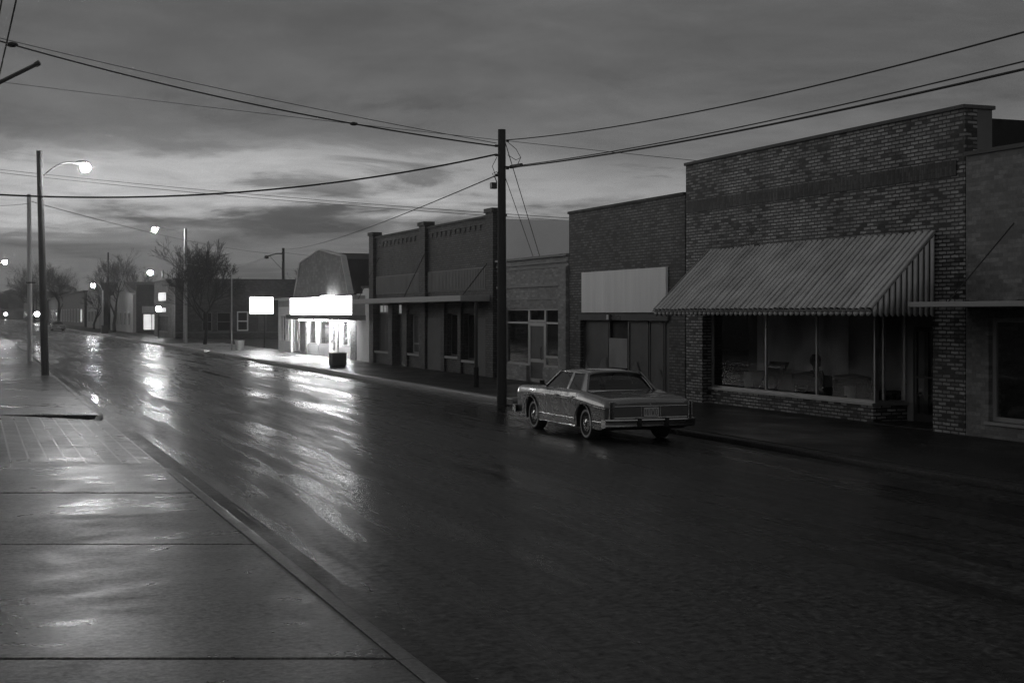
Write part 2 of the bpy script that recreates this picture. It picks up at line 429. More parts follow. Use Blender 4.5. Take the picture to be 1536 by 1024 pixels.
# lot between the marquee shop and the dark brick block
m = MB(); m.box((FX+.6, 92, -.05), (46, 138.8, .04)); struct(m.build('lot_ground', 'ground'))
# standing water
def puddle(cx, cy, rx, ry, seed, z=None):
    rnd = random.Random(seed); k = [(rnd.uniform(.05, .28)/(q+.6), rnd.uniform(0, 6.28)) for q in range(6)]
    m = MB(); pts = []
    for j in range(56):
        a = 2*math.pi*j/56; r = 1+sum(c*math.sin((q+2)*a+p) for q, (c, p) in enumerate(k))
        x = cx+rx*r*math.cos(a); y = cy+ry*r*math.sin(a)
        x = min(KR-.02, max(KL+.03, x)); pts.append((x, y, (road_z(x) if z is None else z)+.008))
    c = (cx, cy, (road_z(cx) if z is None else z)+.008)
    for j in range(56): m.face([c, pts[j], pts[(j+1) % 56]])
    o = m.build('puddle', 'water', smooth=60); struct(o)
for q in [(13.1, 60, .55, 6.5, 1), (13.2, 73, .5, 5, 2), (13.0, 84, .7, 6, 3), (12.4, 66, .35, 5, 4), (3.05, 26.5, .10, 1.8, 5), (3.08, 31.5, .12, 2.6, 6), (3.2, 44, .22, 5, 7),
          (3.7, 86, .8, 10, 8), (4.0, 108, .9, 12, 9), (13.1, 97, .5, 5, 10), (12.9, 128, .6, 9, 11), (10.5, 73, .25, 4, 12), (9.2, 58, .18, 4, 13), (3.1, 17.5, .1, 1.4, 14)]: puddle(*q)

# ------------------------------------------------------------------ shops, near to far
def shell(root, y0, y1, x0, x1, z1, side, roofz, back=True, wallname='wall', inner='interior'):
    m = MB()
    m.box((x0, y0, -.03), (x1, y0+.22, z1)); m.build('side_wall', side, root)
    m = MB(); m.box((x0, y1-.22, -.03), (x1, y1, z1)); m.build('side_wall', side, root)
    if back:
        m = MB(); m.box((x1-.22, y0+.22, -.03), (x1, y1-.22, z1-.15)); m.build('rear_wall', side, root)
    m = MB(); m.box((x0, y0+.22, roofz-.2), (x1-.22, y1-.22, roofz)); m.build('roof', 'tar', root)
    m = MB(); m.box((x0, y0+.22, -.03), (x1-.22, y1-.22, .11)); m.build('floor', inner, root)

# A: painted brick shop at the frame edge
a = thing('shop_building', 'grey painted brick shop with flat canopy, cut off by the frame edge', 'shop', (FX, 19, 0))
m = MB(); m.wall('x', FX, 12, 23.09, -.03, 5.6, [(14, 22.42, .42, 2.42)], .3); m.build('front_wall', 'brick_paint', a)
shell(a, 12, 23.09, FX+.3, 31, 5.5, 'brick_paint', 5.1)
m = MB(); m.box((FX-.05, 12, 5.6), (FX+.4, 23.1, 5.68)); m.build('coping', 'coping', a)
m = MB(); m.box((FX-.05, 13.9, .36), (FX+.1, 22.5, .42)); m.build('sill', 'trim_grey', a)
win_x(a, FX+.10, 14, 22.42, .42, 2.42, (19.6, 16.8), (), 'trim_grey', 'glass', .09)
m = MB(); m.box((16.9, 12, 2.62), (FX, 23.06, 2.72)); m.build('canopy', 'trim_grey', a, bevel=.01)
m = MB(); m.tube([(17.0, 21.95, 2.72), (FX, 21.7, 4.2)], .013, 6); m.build('canopy_rod', 'cable', a)
m = MB()
for k in range(26):
    y = random.uniform(16, 22.8); x = random.uniform(17.9, 18.28)
    m.ellipsoid((x, y, 2.725), (random.uniform(.03, .09), random.uniform(.05, .16), random.uniform(.015, .05)), 6, 4)
o = m.build('leaf_litter', 'fabric_dark'); o['kind'] = 'stuff'

# B: variegated brick shop with the metal awning
b = thing('shop_building', 'tall mottled brick shop with sloping striped metal awning over its window', 'shop', (FX, 29, 0))
y0, y1 = 23.12, 34.9
m = MB(); m.wall('x', FX, y0, y1, -.03, 6.55, [(24.12, 33.95, -.03, 2.75)], .3); m.build('front_wall', 'brick_var', b)
m = MB(); m.box((FX+.3, y0, -.03), (FX+.66, y0+.25, 6.55)); m.build('return_wall', 'stucco_mid', b)
shell(b, y0, y1, FX+.66, 34, 6.38, 'tar', 5.9)
m = MB(); m.box((FX+.3, y1-.25, -.03), (FX+.66, y1, 6.5)); m.build('side_wall', 'tar', b)
m = MB(); m.box((FX-.06, y0-.04, 6.55), (FX+.72, y1+.02, 6.63)); m.build('coping', 'coping', b, bevel=.012)
m = MB(); m.box((FX-.02, y0+.25, 5.24), (FX+.02, y1-.02, 5.56)); m.build('soldier_course', 'brick_soldier', b)
BR = FX+.22
m = MB(); m.box((BR, 26.5, -.03), (BR+.2, 33.94, .47)); m.box((BR+.2, 26.5, -.03), (19.5, 26.7, .47)); m.build('bulkhead', 'brick_var', b)
m = MB(); m.box((BR-.06, 26.44, .47), (BR+.22, 33.94, .53)); m.box((BR+.22, 26.44, .47), (19.5, 26.72, .528)); m.build('sill', 'alu', b)
win_x(b, BR+.05, 26.5, 33.94, .53, 2.75, (31.15, 28.85), (), 'alu', 'glass', .05, 'shop_window')
win_y(b, 26.52, BR+.12, 19.42, .53, 2.75, (), (18.84,), 'alu', 'glass', .045, 'entry_window')
m = MB(); m.box((19.42, 26.3, .06), (19.5, 26.72, 2.75)); m.box((19.42, 25.6, 2.2), (19.5, 26.3, 2.75)); m.box((19.42, 24.12, 2.2), (19.5, 25.6, 2.75)); m.build('door_surround', 'trim_grey', b)
dr = MB().box((19.44, 26.2, .12), (19.49, 26.3, 2.2)).box((19.44, 25.2, .12), (19.49, 25.3, 2.2)).box((19.44, 25.3, .12), (19.49, 26.2, .3)).box((19.44, 25.3, 2.1), (19.49, 26.2, 2.2)).box((19.43, 25.3, 1.08), (19.49, 26.2, 1.12)).build('door', 'frame_dark', b)
MB().box((19.46, 25.3, .3), (19.468, 26.2, 1.08)).box((19.46, 25.3, 1.12), (19.468, 26.2, 2.1)).build('pane', 'glass', dr)
MB().tube([(19.40, 25.42, .95), (19.38, 25.42, 1.0), (19.38, 25.42, 1.25), (19.40, 25.42, 1.3)], .012, 6).build('handle', 'alu', dr)
m = MB(); m.box((19.42, 24.12, .1), (19.5, 25.2, 2.2)); m.build('entry_panel', 'glass_dark', b)
m = MB(); m.box((FX+.02, 24.12, .10), (19.5, 26.5, .125)); m.build('door_step', 'walk_shaded', b)
# awning: corrugated sheet on the slope, scalloped valance, ribbed cheek
aw = thing('metal_awning', 'sloping corrugated metal awning with scalloped edge on the mottled brick shop', 'awning', (FX, 29, 2.5))
AX, AY0, AY1, ZT, ZB = 16.45, 23.6, 33.15, 4.17, 2.60
Ytop0, Ytop1 = 24.02, 33.55
def sheet(p00, p01, p10, p11, nrm, n, amp, nv=6, name='', m=None, dents=0):
    p00, p01, p10, p11, nrm = map(Vector, (p00, p01, p10, p11, nrm))
    rows = []
    steps = n*6
    rnd = random.Random(5)
    for i in range(nv+1):
        v = i/nv; row = []
        for j in range(steps+1):
            u = j/steps; p = p00.lerp(p01, u).lerp(p10.lerp(p11, u), v)
            a = u*n*2*math.pi; w = math.sin(a); w = math.copysign(abs(w)**.6, w)
            d = amp*w
            if dents: d += dents*math.sin(u*23+v*9)*math.sin(v*7+u*5)
            row.append(p+nrm*d)
        rows.append(row)
    m.grid(rows)
NR = 44
nn = Vector((-(ZT-ZB), 0, FX-.02-AX)).normalized()
P00, P01, P10, P11 = map(Vector, ((FX-.02, Ytop0, ZT), (FX-.02, Ytop1, ZT), (AX, AY0, ZB), (AX, AY1, ZB)))
def onslope(u, v, d): return P00.lerp(P01, u).lerp(P10.lerp(P11, u), v)+nn*d
m = MB(); m.cur = 0
for k in range(NR):
    ua, ub = (k+.02)/NR, (k+.66)/NR; rows = []
    tilt = random.uniform(-.012, .012)
    for i in range(9):
        v = i/8; d0 = .004*math.sin(k*.7+v*9)+tilt*v
        prof = [(0, -.03), (0.0, .012), (.18, .026), (.5, .032), (.82, .026), (1, .012), (1, -.03)]
        rows.append([onslope(ua+(ub-ua)*p, v, d+d0) for p, d in prof])
    m.grid(rows)
m.build('awning_slats', 'metal_sheet', aw, smooth=40)
m = MB(); m.grid([[onslope(u, v, -.032) for u in (0.002, .998)] for v in (.0, 1)])
o = m.build('groove_shade_sheet', 'frame_dark', aw)  # dark sheet added so the grooves between slats look shaded
sd = o.modifiers.new('thick', 'SOLIDIFY'); sd.thickness = .006
def valance(m, pts_dir, n, x, along, z0, zc, nrm):
    pass
m = MB()
nsc = 44
for k in range(nsc):
    ya = AY0+(AY1-AY0)*k/nsc; yb = AY0+(AY1-AY0)*(k+1)/nsc; mid = (ya+yb)/2; w = (yb-ya)
    top = ZB-.035; rows = [[], []]
    for j in range(9):
        u = j/8; y = ya+w*.06+w*.88*u; zb = 2.50-.055*math.sin(math.pi*u)
        x = AX+.01-.016*math.sin(math.pi*u)
        rows[0].append((x, y, top)); rows[1].append((x, y, zb))
    m.grid(rows)
o = m.build('valance', 'metal_sheet', aw, smooth=50); sd = o.modifiers.new('thick', 'SOLIDIFY'); sd.thickness = .004
m = MB(); m.box((AX-.03, AY0-.01, ZB-.055), (AX+.012, AY1+.01, ZB-.018)); m.build('edge_bar', 'frame_dark', aw)
for yq, yt, nm in ((AY0, Ytop0, 'side_panel'), (AY1, Ytop1, 'side_panel')):
    m = MB(); npan = 11; xa, xb = AX+.02, FX-.03
    for k in range(npan):
        x0_ = xa+(xb-xa)*k/npan; x1_ = xa+(xb-xa)*(k+1)/npan; w = x1_-x0_; rows = [[], []]
        for j in range(9):
            u = j/8; x = x0_+w*.10+w*.74*u; t = (x-AX)/(FX-AX)
            y = yq+(yt-yq)*t*.98+(-1 if yq == AY0 else 1)*.02*math.sin(math.pi*u)
            rows[0].append((x, y, ZB+(ZT-ZB)*t-.03)); rows[1].append((x, y, 2.48-.05*math.sin(math.pi*u)))
        m.grid(rows)
    o = m.build(nm, 'metal_sheet', aw, smooth=50); sd = o.modifiers.new('thick', 'SOLIDIFY'); sd.thickness = .004
    e_ = .035 if yq == AY0 else -.035
    m = MB(); m.face([(AX+.05, yq+e_, ZB-.03), (AX+.05, yq+e_, 2.5), (FX-.03, yt+e_, 2.5), (FX-.03, yt+e_, ZT-.06)])
    o = m.build('side_backing', 'stucco_mid', aw); sd = o.modifiers.new('thick', 'SOLIDIFY'); sd.thickness = .004
for ya, yb in ((Ytop0, AY0), (Ytop1, AY1)): MB().tube([(FX-.03, ya, ZT+.01), (AX, yb, ZB)], .022, 6).build('edge_trim', 'metal_grey', aw)
for y in (26.2, 28.6, 31):
    MB().tube([(FX-.03, y, ZT-.09), (AX+.03, y, ZB-.09)], .018, 6).build('rafter', 'metal_grey', aw)
    MB().tube([(FX-.01, y, 2.62), (AX+.03, y, ZB-.08)], .015, 6).build('strut', 'metal_grey', aw)
# things standing behind the shop window
cu = MB()
rows = [[], []]
for j in range(420):
    y = 29.6+j*.0102; x = 19.95+.035*math.sin(j*.62)+.012*math.sin(j*1.7)
    rows[0].append((x, y, .95)); rows[1].append((x, y, 2.72))
cu.grid(rows); o = cu.build('curtain', 'curtain', smooth=80); tag(o, 'long pleated pale curtain hanging behind the awning shop window', 'curtain')
m = MB(); m.box((20.1, 26.8, .11), (20.2, 34.6, 2.75)); m.build('partition', 'stucco_grey', b)
def bucket(y, x, h, r, lab, slots=False):
    t = thing('waste_bin', lab, 'bin', (x, y, .11))
    MB().lathe((x, y, .11), [(r*.8, 0), (r*.8, .01), (r, h), (r*1.08, h), (r*1.08, h+.03), (r*.95, h+.03), (r*.9, h*.3)], 20).build('bin_body', 'bin_pale', t, smooth=40)
    if slots: MB().box((x-r*1.02, y-.05, h*.82), (x-r*.86, y+.05, h*.88)).build('handle_slot', 'black', t)
bucket(33.05, 19.2, .82, .13, 'small pale bin standing inside the awning shop window beside the curtain')
bucket(28.1, 19.0, .68, .13, 'pale upright bin with dark slot beneath the last pane of the awning shop window', True)
def armchair(x, y, w, lab, grp):
    t = thing('armchair', lab, 'armchair', (x, y, .11), grp)
    MB().box((x-.4, y-w/2+.16, .25), (x+.3, y+w/2-.16, .52)).build('seat', 'fabric_dark', t, bevel=.06)
    m = MB(); rows = []
    for i in range(7):
        v = i/6; rows.append([(x-.36-.12*v+.0, y-w/2+.05+(w-.1)*u, .35+.65*v+.05*math.sin(math.pi*u)*v) for u in [k/8 for k in range(9)]])
    m.grid(rows); o = m.build('backrest', 'fabric_dark', t, smooth=60); s_ = o.modifiers.new('t', 'SOLIDIFY'); s_.thickness = .16
    for s in (-1, 1): MB().box((x-.4, y+s*(w/2-.08)-.08, .2), (x+.3, y+s*(w/2-.08)+.08, .72)).build('armrest', 'fabric_dark', t, bevel=.05)
    m = MB()
    for sx in (-.33, .25):
        for s in (-1, 1): MB().tube([(x+sx, y+s*(w/2-.1), .11), (x+sx, y+s*(w/2-.1), .26)], .025, 6).build('leg', 'black', t)
armchair(19.45, 30.0, 1.25, 'dark armchair with someone sitting in it, behind the middle pane', 'armchairs in the shop window')
armchair(19.55, 28.3, 1.5, 'dark low-backed empty armchair behind the last window pane', 'armchairs in the shop window')
m = MB(); m.prism([(18.9, .11), (19.0, .11), (19.55, 1.25), (19.45, 1.25)], 'y', 31.6, 32.4)
tag(m.build('leaning_board', 'black'), 'dark board leaning inside the first window pane next to the pale bin', 'board')
t = thing('low_table', 'low dark table behind the last pane of the awning shop window', 'table', (19.6, 27.2, .11))
MB().box((19.3, 26.9, .66), (20.1, 27.9, .71)).build('tabletop', 'fabric_dark', t)
for sx in (19.36, 20.04):
    for sy in (26.96, 27.84): MB().box((sx-.025, sy-.025, .11), (sx+.025, sy+.025, .66)).build('leg', 'fabric_dark', t)
# the seated person, seen from outside through the glass
def skin_mesh(name, mat, verts, edges, rad, parent=None, sub=2, root=0):
    me = bpy.data.meshes.new(name); me.from_pydata(verts, edges, []); 
    o = bpy.data.objects.new(name, me); COL.objects.link(o)
    sk = o.modifiers.new('skin', 'SKIN'); sk.use_smooth_shade = True
    for i, d in enumerate(me.skin_vertices[0].data if me.skin_vertices else []): pass
    if not me.skin_vertices:
        bpy.context.view_layer.objects.active = o
    o.modifiers.new('sub', 'SUBSURF').levels = sub
    o.modifiers['sub'].render_levels = sub
    lay = me.skin_vertices[0].data if me.skin_vertices else None
    if lay:
        for i, r in enumerate(rad): lay[i].radius = (r, r) if isinstance(r, (int, float)) else r; lay[i].use_root = (i == root)
    me.materials.append(M[mat])
    if parent: o.parent = parent
    return o
def tube_body(parts):      # one continuous figure from overlapping tapered limbs, remeshed into a single skin
    m = MB()
    for pts, rad in parts: m.tube(pts, rad, 12)
    return m
pr = thing('person', 'person with bushy dark hair and dark clothes sitting in the armchair behind the glass', 'person', (19.35, 30.15, .11))
px_, py_ = 19.35, 30.15
def P(dx, dy, z): return (px_+dx, py_+dy, z)
m = MB()
m.tube([P(.06, 0, .50), P(.07, 0, .62), P(.08, 0, .80), P(.07, 0, .98), P(.06, 0, 1.08), P(.04, 0, 1.14)], [.15, .17, .165, .19, .15, .07], 14)
m.tube([P(.04, 0, 1.08), P(.03, 0, 1.20)], [.06, .055], 10)
m.ellipsoid(P(.01, 0, 1.31), (.10, .078, .125), 16, 12)
m.ellipsoid(P(-.09, 0, 1.30), (.022, .016, .028), 8, 6)
for s in (-1, 1):
    m.tube([P(.05, s*.12, 1.07), P(.05, s*.20, 1.03), P(.02, s*.26, .88), P(-.02, s*.30, .76), P(-.14, s*.26, .74), P(-.30, s*.20, .73)], [.06, .065, .055, .045, .04, .03], 10)
    m.tube([P(-.30, s*.20, .73), P(-.36, s*.18, .72), P(-.40, s*.17, .71)], [.03, .042, .03], 8)
    for q, (ln, sp) in enumerate(((.075, -.03), (.09, -.01), (.085, .01), (.065, .03))):
        m.tube([P(-.39, s*(.17+sp), .715), P(-.39-ln*.6, s*(.17+sp*1.2), .712), P(-.39-ln, s*(.17+sp*1.2), .69)], [.011, .010, .008], 6)
    m.tube([P(-.34, s*.15, .725), P(-.37, s*.12, .72), P(-.41, s*.115, .705)], [.014, .012, .009], 6)
    m.tube([P(.05, s*.09, .56), P(-.15, s*.12, .58), P(-.40, s*.13, .56), P(-.43, s*.13, .45), P(-.40, s*.13, .28), P(-.38, s*.13, .17)], [.10, .095, .07, .06, .055, .04], 10)
    m.tube([P(-.36, s*.13, .15), P(-.47, s*.135, .15), P(-.56, s*.14, .145)], [.045, .045, .03], 8)
o = m.build('body', 'cloth', pr, smooth=60)
rm = o.modifiers.new('join', 'REMESH'); rm.mode = 'VOXEL'; rm.voxel_size = .016; rm.use_smooth_shade = True
m = MB(); m.ellipsoid(P(.035, 0, 1.36), (.14, .15, .14), 18, 12); m.ellipsoid(P(.07, 0, 1.27), (.10, .13, .12), 14, 9)
o = m.build('hair', 'hair', pr, smooth=60)
tx = bpy.data.textures.new('curl', 'CLOUDS'); tx.noise_scale = .05
dm = o.modifiers.new('curl', 'DISPLACE'); dm.texture = tx; dm.strength = .06

# C: brown brick shop with the blank white panel
c_ = thing('shop_building', 'brown brick shop with blank white sign panel over dusty papered windows', 'shop', (FX, 39, 0))
y0, y1 = 34.96, 43.12
m = MB(); m.wall('x', FX, y0, y1, -.03, 5.76, [(35.9, 42.2, -.03, 2.3)], .3); m.build('front_wall', 'brick_mid', c_)
shell(c_, y0, y1, FX+.3, 33, 5.7, 'brick_mid', 5.2)
m = MB(); m.box((FX-.05, y0, 5.76), (FX+.4, y1+.02, 5.84)); m.build('coping', 'coping_dark', c_)
pn = MB()
for k in range(6):
    ya = 35.98+k*(41.94-35.98)/6; pn.box((FX-.07, ya+.004, 2.53), (FX-.001, ya+(41.94-35.98)/6-.004, 3.81))
pn.build('sign_panel', 'white_board', c_)
m = MB(); m.box((FX-.06, 39.85, 2.29), (FX+.2, 42.2, 2.47)); m.box((FX-.06, 35.9, 2.29), (FX+.2, 38.95, 2.47)); m.build('lintel', 'stucco_mid', c_)
m = MB(); m.box((FX+.1, 38.95, 2.28), (FX+.2, 39.85, 2.47)); m.build('lintel_gap', 'black', c_)
MB().box((FX-.075, 39.87, 2.31), (FX-.058, 40.0, 2.46)).build('torn_paper', 'trim_white', c_)
for (ya, yb) in ((40.3, 42.2), (37.52, 38.85), (36.52, 37.46), (35.9, 36.46)):
    win_x(c_, FX+.13, ya, yb, .1, 2.29, (), (), 'frame_dark', 'glass_dirty', .05, 'shop_window')
each('dark_opening', 'black', c_, [((FX+.22, 38.85, 1.72), (FX+.26, 40.3, 2.28)), ((FX+.22, 38.85, .1), (FX+.26, 40.3, .84))])
m = MB(); m.box((FX+.12, 38.92, .84), (FX+.2, 40.22, 1.74)); m.build('door_board', 'board', c_)
each('door_post', 'frame_dark', c_, [((FX+.14, 38.86, .1), (FX+.2, 38.91, 2.28)), ((FX+.14, 40.23, .1), (FX+.2, 40.29, 2.28))])
for ya, yb, h, seed in ((40.42, 42.05, 1.05, 1), (37.6, 38.75, .95, 4), (36.55, 37.4, .8, 6)):
    rnd = random.Random(seed); m = MB(); n = 26; x = FX+.125
    tops = [h*(.62+.3*math.sin(k*.23+seed)+rnd.uniform(-.05, .05)) for k in range(n+1)]
    m.grid([[(x+.004*math.sin(k*1.3), ya+(yb-ya)*k/n, .17) for k in range(n+1)], [(x+.006*math.sin(k*2.1), ya+(yb-ya)*k/n, .17+tops[k]*.5) for k in range(n+1)], [(x, ya+(yb-ya)*k/n, .17+tops[k]) for k in range(n+1)]])
    m.build('torn_paper', 'paper', c_, smooth=60)

# D: low painted shop
d_ = thing('shop_building', 'low pale painted brick shop with aluminium door and big windows', 'shop', (FX, 46.5, 0))
y0, y1 = 43.18, 49.98
m = MB(); m.wall('x', FX, y0, y1, -.03, 4.4, [(43.95, 49.3, .66, 2.68), (45.45, 47.0, -.03, .67)], .3); m.build('front_wall', 'brick_white', d_)
shell(d_, y0, y1, FX+.3, 30, 4.3, 'brick_white', 4.15)
m = MB()
for z0_, z1_, p_ in ((4.4, 4.48, .1), (4.2, 4.25, .06), (4.05, 4.09, .03), (3.42, 3.5, .05), (2.98, 3.02, .025)):
    m.box((FX-p_, y0+.03 if z0_ < 4.3 else y0, z0_), (FX+(.35 if z0_ > 4.3 else .05), y1-.01, z1_))
m.build('cornice', 'stucco_grey', d_)
m = MB(); m.box((FX-.09, y0+.02, -.03), (FX-.002, 43.85, 4.05)); m.build('pilaster', 'brick_white', d_)
win_x(d_, FX+.1, 47.0, 49.3, .66, 2.68, (), (2.17,), 'alu', 'glass', .07, 'shop_window')
win_x(d_, FX+.1, 43.95, 45.45, .66, 2.68, (), (2.17,), 'alu', 'glass', .07, 'shop_window')
win_x(d_, FX+.1, 45.47, 46.98, 2.2, 2.68, (), (), 'alu', 'glass', .07, 'transom_window')
dr = win_x(d_, FX+.1, 45.47, 46.98, .1, 2.18, (), (.85,), 'alu', 'glass_dirty', .12, 'door')
MB().tube([(FX+.06, 45.66, .9), (FX+.02, 45.66, .95), (FX+.02, 45.66, 1.3), (FX+.06, 45.66, 1.35)], .016, 6).build('handle', 'metal_dark', dr)
MB().box((FX+.06, 44.0, .98), (FX+.09, 45.42, 1.05)).build('push_bar', 'alu', d_)
m = MB(); m.box((FX+1.5, 43.5, .1), (FX+1.55, 49.7, 2.9)); m.build('partition', 'interior', d_)

# E: dark pilastered brick shop
e = thing('shop_building', 'dark brick shop with stepped pilasters, dentil cornice and flat street canopy', 'shop', (FX, 59, 0))
y0, y1 = 50.06, 68.0
holes = [(64.75, 67.25, .7, 2.98), (62.45, 63.95, -.03, 2.98), (59.65, 61.55, .72, 2.45), (54.45, 56.1, .75, 2.5), (52.45, 53.95, .65, 2.5)]
m = MB(); m.wall('x', FX, y0, y1, -.03, 6.15, holes, .35); m.build('front_wall', 'brick_dark', e)
shell(e, y0, y1, FX+.35, 34, 6.05, 'stucco', 5.3)
m = MB(); m.box((FX-.06, y0, 6.15), (FX+.42, y1, 6.24)); m.build('coping', 'coping_dark', e)
m = MB()
for ya, yb in ((67.22, 68.0), (58.7, 59.58), (50.08, 50.92)):
    m = MB(); m.box((FX-.14, ya, -.03), (FX-.002, yb, 6.3)); m.box((FX-.2, ya-.04, 6.30), (FX+.3, yb+.04, 6.46)); m.build('pilaster', 'brick_dark', e)
for ya, yb in ((64.0, 64.7), (61.6, 62.4), (56.15, 56.6), (54.0, 54.4)): MB().box((FX-.1, ya, -.03), (FX-.003, yb, 2.94)).build('pier', 'brick_dark', e)
m = MB()
for ya, yb in ((51.0, 58.6), (59.7, 67.1)):
    n = int((yb-ya)/.62)
    for k in range(n): yy = ya+.2+k*(yb-ya-.2)/n; m.box((FX-.03, yy, 5.76), (FX-.002, yy+.34, 5.92)); m.box((FX-.015, yy+.08, 5.68), (FX-.002, yy+.26, 5.76))
    m.box((FX-.04, ya, 5.92), (FX-.001, yb, 6.0))
m.build('dentil_cornice', 'brick_dark', e)
for ya, yb in ((51.0, 58.6), (59.7, 67.1)):
    m = MB(); n = int((yb-ya)/.19)
    m.box((FX-.03, ya, 3.42), (FX-.002, yb, 4.28))
    for k in range(n): yy = ya+k*.19; m.box((FX-.055, yy+.03, 3.45), (FX-.03, yy+.13, 4.25))
    m.build('transom_panel', 'slats', e)
m = MB(); m.box((17.0, 50.45, 2.96), (FX-.002, 66.6, 3.18)); m.build('canopy', 'trim_grey', e, bevel=.01)
for ya, yb in ((58.3, 58.8), (50.5, 50.75), (66.0, 66.4)): MB().tube([(17.1, ya, 3.18), (FX-.05, yb, 5.2 if ya > 51 else 4.5)], .018, 6).build('canopy_rod', 'cable', e)
w_ = win_x(e, FX+.2, 64.75, 67.25, .7, 2.5, (66.0,), (1.6,), 'frame_dark', 'glass_dirty', .07)
win_x(e, FX+.2, 64.75, 67.25, 2.5, 2.95, (65.4, 66.0, 66.6), (), 'trim_grey', 'lit_transom', .07, 'transom_window')
win_x(e, FX+.2, 62.45, 63.95, 2.45, 2.95, (63.2,), (), 'trim_grey', 'lit_transom', .06, 'transom_window')
MB().box((FX+.25, 62.45, .1), (FX+.31, 63.95, 2.44)).build('door', 'door_dark', e)
win_x(e, FX+.2, 59.65, 61.55, .72, 2.45, (), (1.15,), 'trim_grey', 'glass_dirty', .07)
win_x(e, FX+.2, 54.45, 56.1, .75, 2.5, (), (), 'frame_dark', 'glass_dark', .07)
win_x(e, FX+.2, 52.45, 53.95, .65, 2.5, (), (), 'frame_dark', 'glass_dark', .07)
each('sill', 'stucco_grey', e, [((FX-.08, ya, z-.06), (FX+.05, yb, z+.04)) for ya, yb, z in ((64.7, 67.3, .66), (59.6, 61.6, .68), (54.4, 56.15, .71), (52.4, 54, .61))])
each('infill_panel', 'stucco_mid', e, [((FX-.02, 56.6, .1), (FX-.002, 58.7, 2.3)), ((FX-.02, 50.93, .1), (FX-.002, 52.3, 2.3))])

# F: the lit marquee shop
f_ = thing('marquee_shop', 'brightly lit shop with blank white marquee under a grey gambrel gable', 'shop', (FX, 79, 0))
y0, y1 = 68.06, 91.0
holes = [(87.5, 90.6, .72, 2.36), (84.2, 87.0, -.03, 2.3), (79.9, 82.4, .72, 2.14), (77.0, 79.7, -.03, 2.14), (74.7, 76.9, -.03, 2.14), (72.0, 74.5, .72, 2.14)]
m = MB(); m.wall('x', FX, 68.3, y1, -.03, 3.45, holes, .12); m.build('front_wall', 'stucco', f_)
m = MB(); m.box((FX-.12, 68.08, -.03), (FX-.002, 69.3, 3.75)); m.box((FX-.06, 69.3, -.03), (FX-.002, 70.7, 3.5)); m.build('wing_wall', 'stucco', f_)
m = MB(); m.box((FX-.18, 68.06, 3.75), (FX+.3, 69.36, 3.86)); m.build('wing_cap', 'coping', f_)
shell(f_, y0, y1, FX+.25, 32, 3.3, 'brick_dark', 3.2, inner='shop_white')
m = MB(); m.box((24, 69, .1), (24.1, 90, 3.0)); m.build('inner_wall', 'shop_white', f_)
m = MB(); m.box((FX+.25, 68.3, 2.6), (24, 90.7, 2.65)); m.build('ceiling', 'shop_white', f_)
for yy in (72.5, 76, 79.5, 83):
    m = MB(); m.box((18.9, yy, 2.52), (23.4, yy+.16, 2.58)); m.build('ceiling_tube', 'tube', f_)
gam = [(83.6, 3.46), (81.9, 5.42), (77.3, 5.97), (76.9, 5.97), (71.95, 5.46), (70.4, 3.46)]
m = MB(); m.prism(gam, 'x', 17.75, 17.95); m.build('gable_front', 'shingle', f_)
gam2 = [(83.2, 3.46), (81.6, 5.3), (77.1, 5.84), (72.2, 5.34), (70.75, 3.46)]
m = MB(); m.prism(gam2, 'x', 17.951, 31); m.build('gambrel_roof', 'tar', f_)
def band(poly, x0, x1, out=.05):
    m = MB(); cx = sum(p[0] for p in poly)/len(poly)
    rows = []
    op = [(p[0]+(out if p[0] > cx else -out), p[1]+.05) for p in poly]
    for a_, b2 in zip(zip(poly, op), list(zip(poly, op))[1:]):
        m.prism([a_[0], a_[1], b2[1], b2[0]], 'x', x0, x1)
    return m
band(gam, 17.70, 18.0, .06).build('bargeboard', 'trim_grey', f_)
# marquee box and its lit faces
m = MB(); m.box((17.5, 68.75, 2.42), (FX-.13, 83.45, 3.40)); mq = m.build('marquee_box', 'trim_grey', f_)
for ya, yb, mm in ((68.85, 71.75, 'sign_lit'), (71.79, 74.55, 'sign_lit'), (74.6, 77.6, 'sign_lit'), (77.64, 83.35, 'sign_lit')):
    MB().box((17.47, ya, 2.45), (17.499, yb, 3.37)).build('sign_face', mm, f_)
MB().box((17.4, 72.9, 3.36), (17.62, 75.2, 3.44)).build('sign_floodlight', 'sign_hot', f_)
m = MB(); m.box((17.3, 68.6, 2.16), (FX-.13, 83.8, 2.419)); m.build('canopy_fascia', 'stucco_mid', f_)
for ya, yb in ((71.2, 74.4), (75.0, 78.2), (79.0, 82.2)): MB().box((17.75, ya, 2.10), (17.85, yb, 2.158)).build('soffit_tube', 'soffit_tube', f_)
m = MB(); m.box((FX-.25, 83.5, 3.36), (FX+.2, 91.1, 3.46)); m.build('cornice', 'trim_white', f_)
MB().box((FX-.03, 87.3, 2.9), (FX-.002, 90.8, 3.3)).build('fascia_panel', 'stucco_grey', f_)
MB().box((FX-.03, 87.3, 2.42), (FX-.002, 90.8, 2.86)).build('fascia_panel', 'trim_white', f_)
each('pier', 'brick_white', f_, [((FX-.08, 70.75, -.03), (FX-.002, 71.95, 2.15)), ((FX-.08, 82.5, -.03), (FX-.002, 84.1, 2.15))])
win_x(f_, FX+.08, 72.0, 74.5, .72, 2.14, (73.1,), (), 'trim_white', 'glass_clear', .08, 'shop_window')
win_x(f_, FX+.08, 79.9, 82.4, .72, 2.14, (80.6,), (), 'trim_white', 'glass_clear', .08, 'shop_window')
win_x(f_, FX+.08, 77.0, 79.7, .72, 2.14, (), (), 'trim_white', 'glass_clear', .08, 'shop_window')
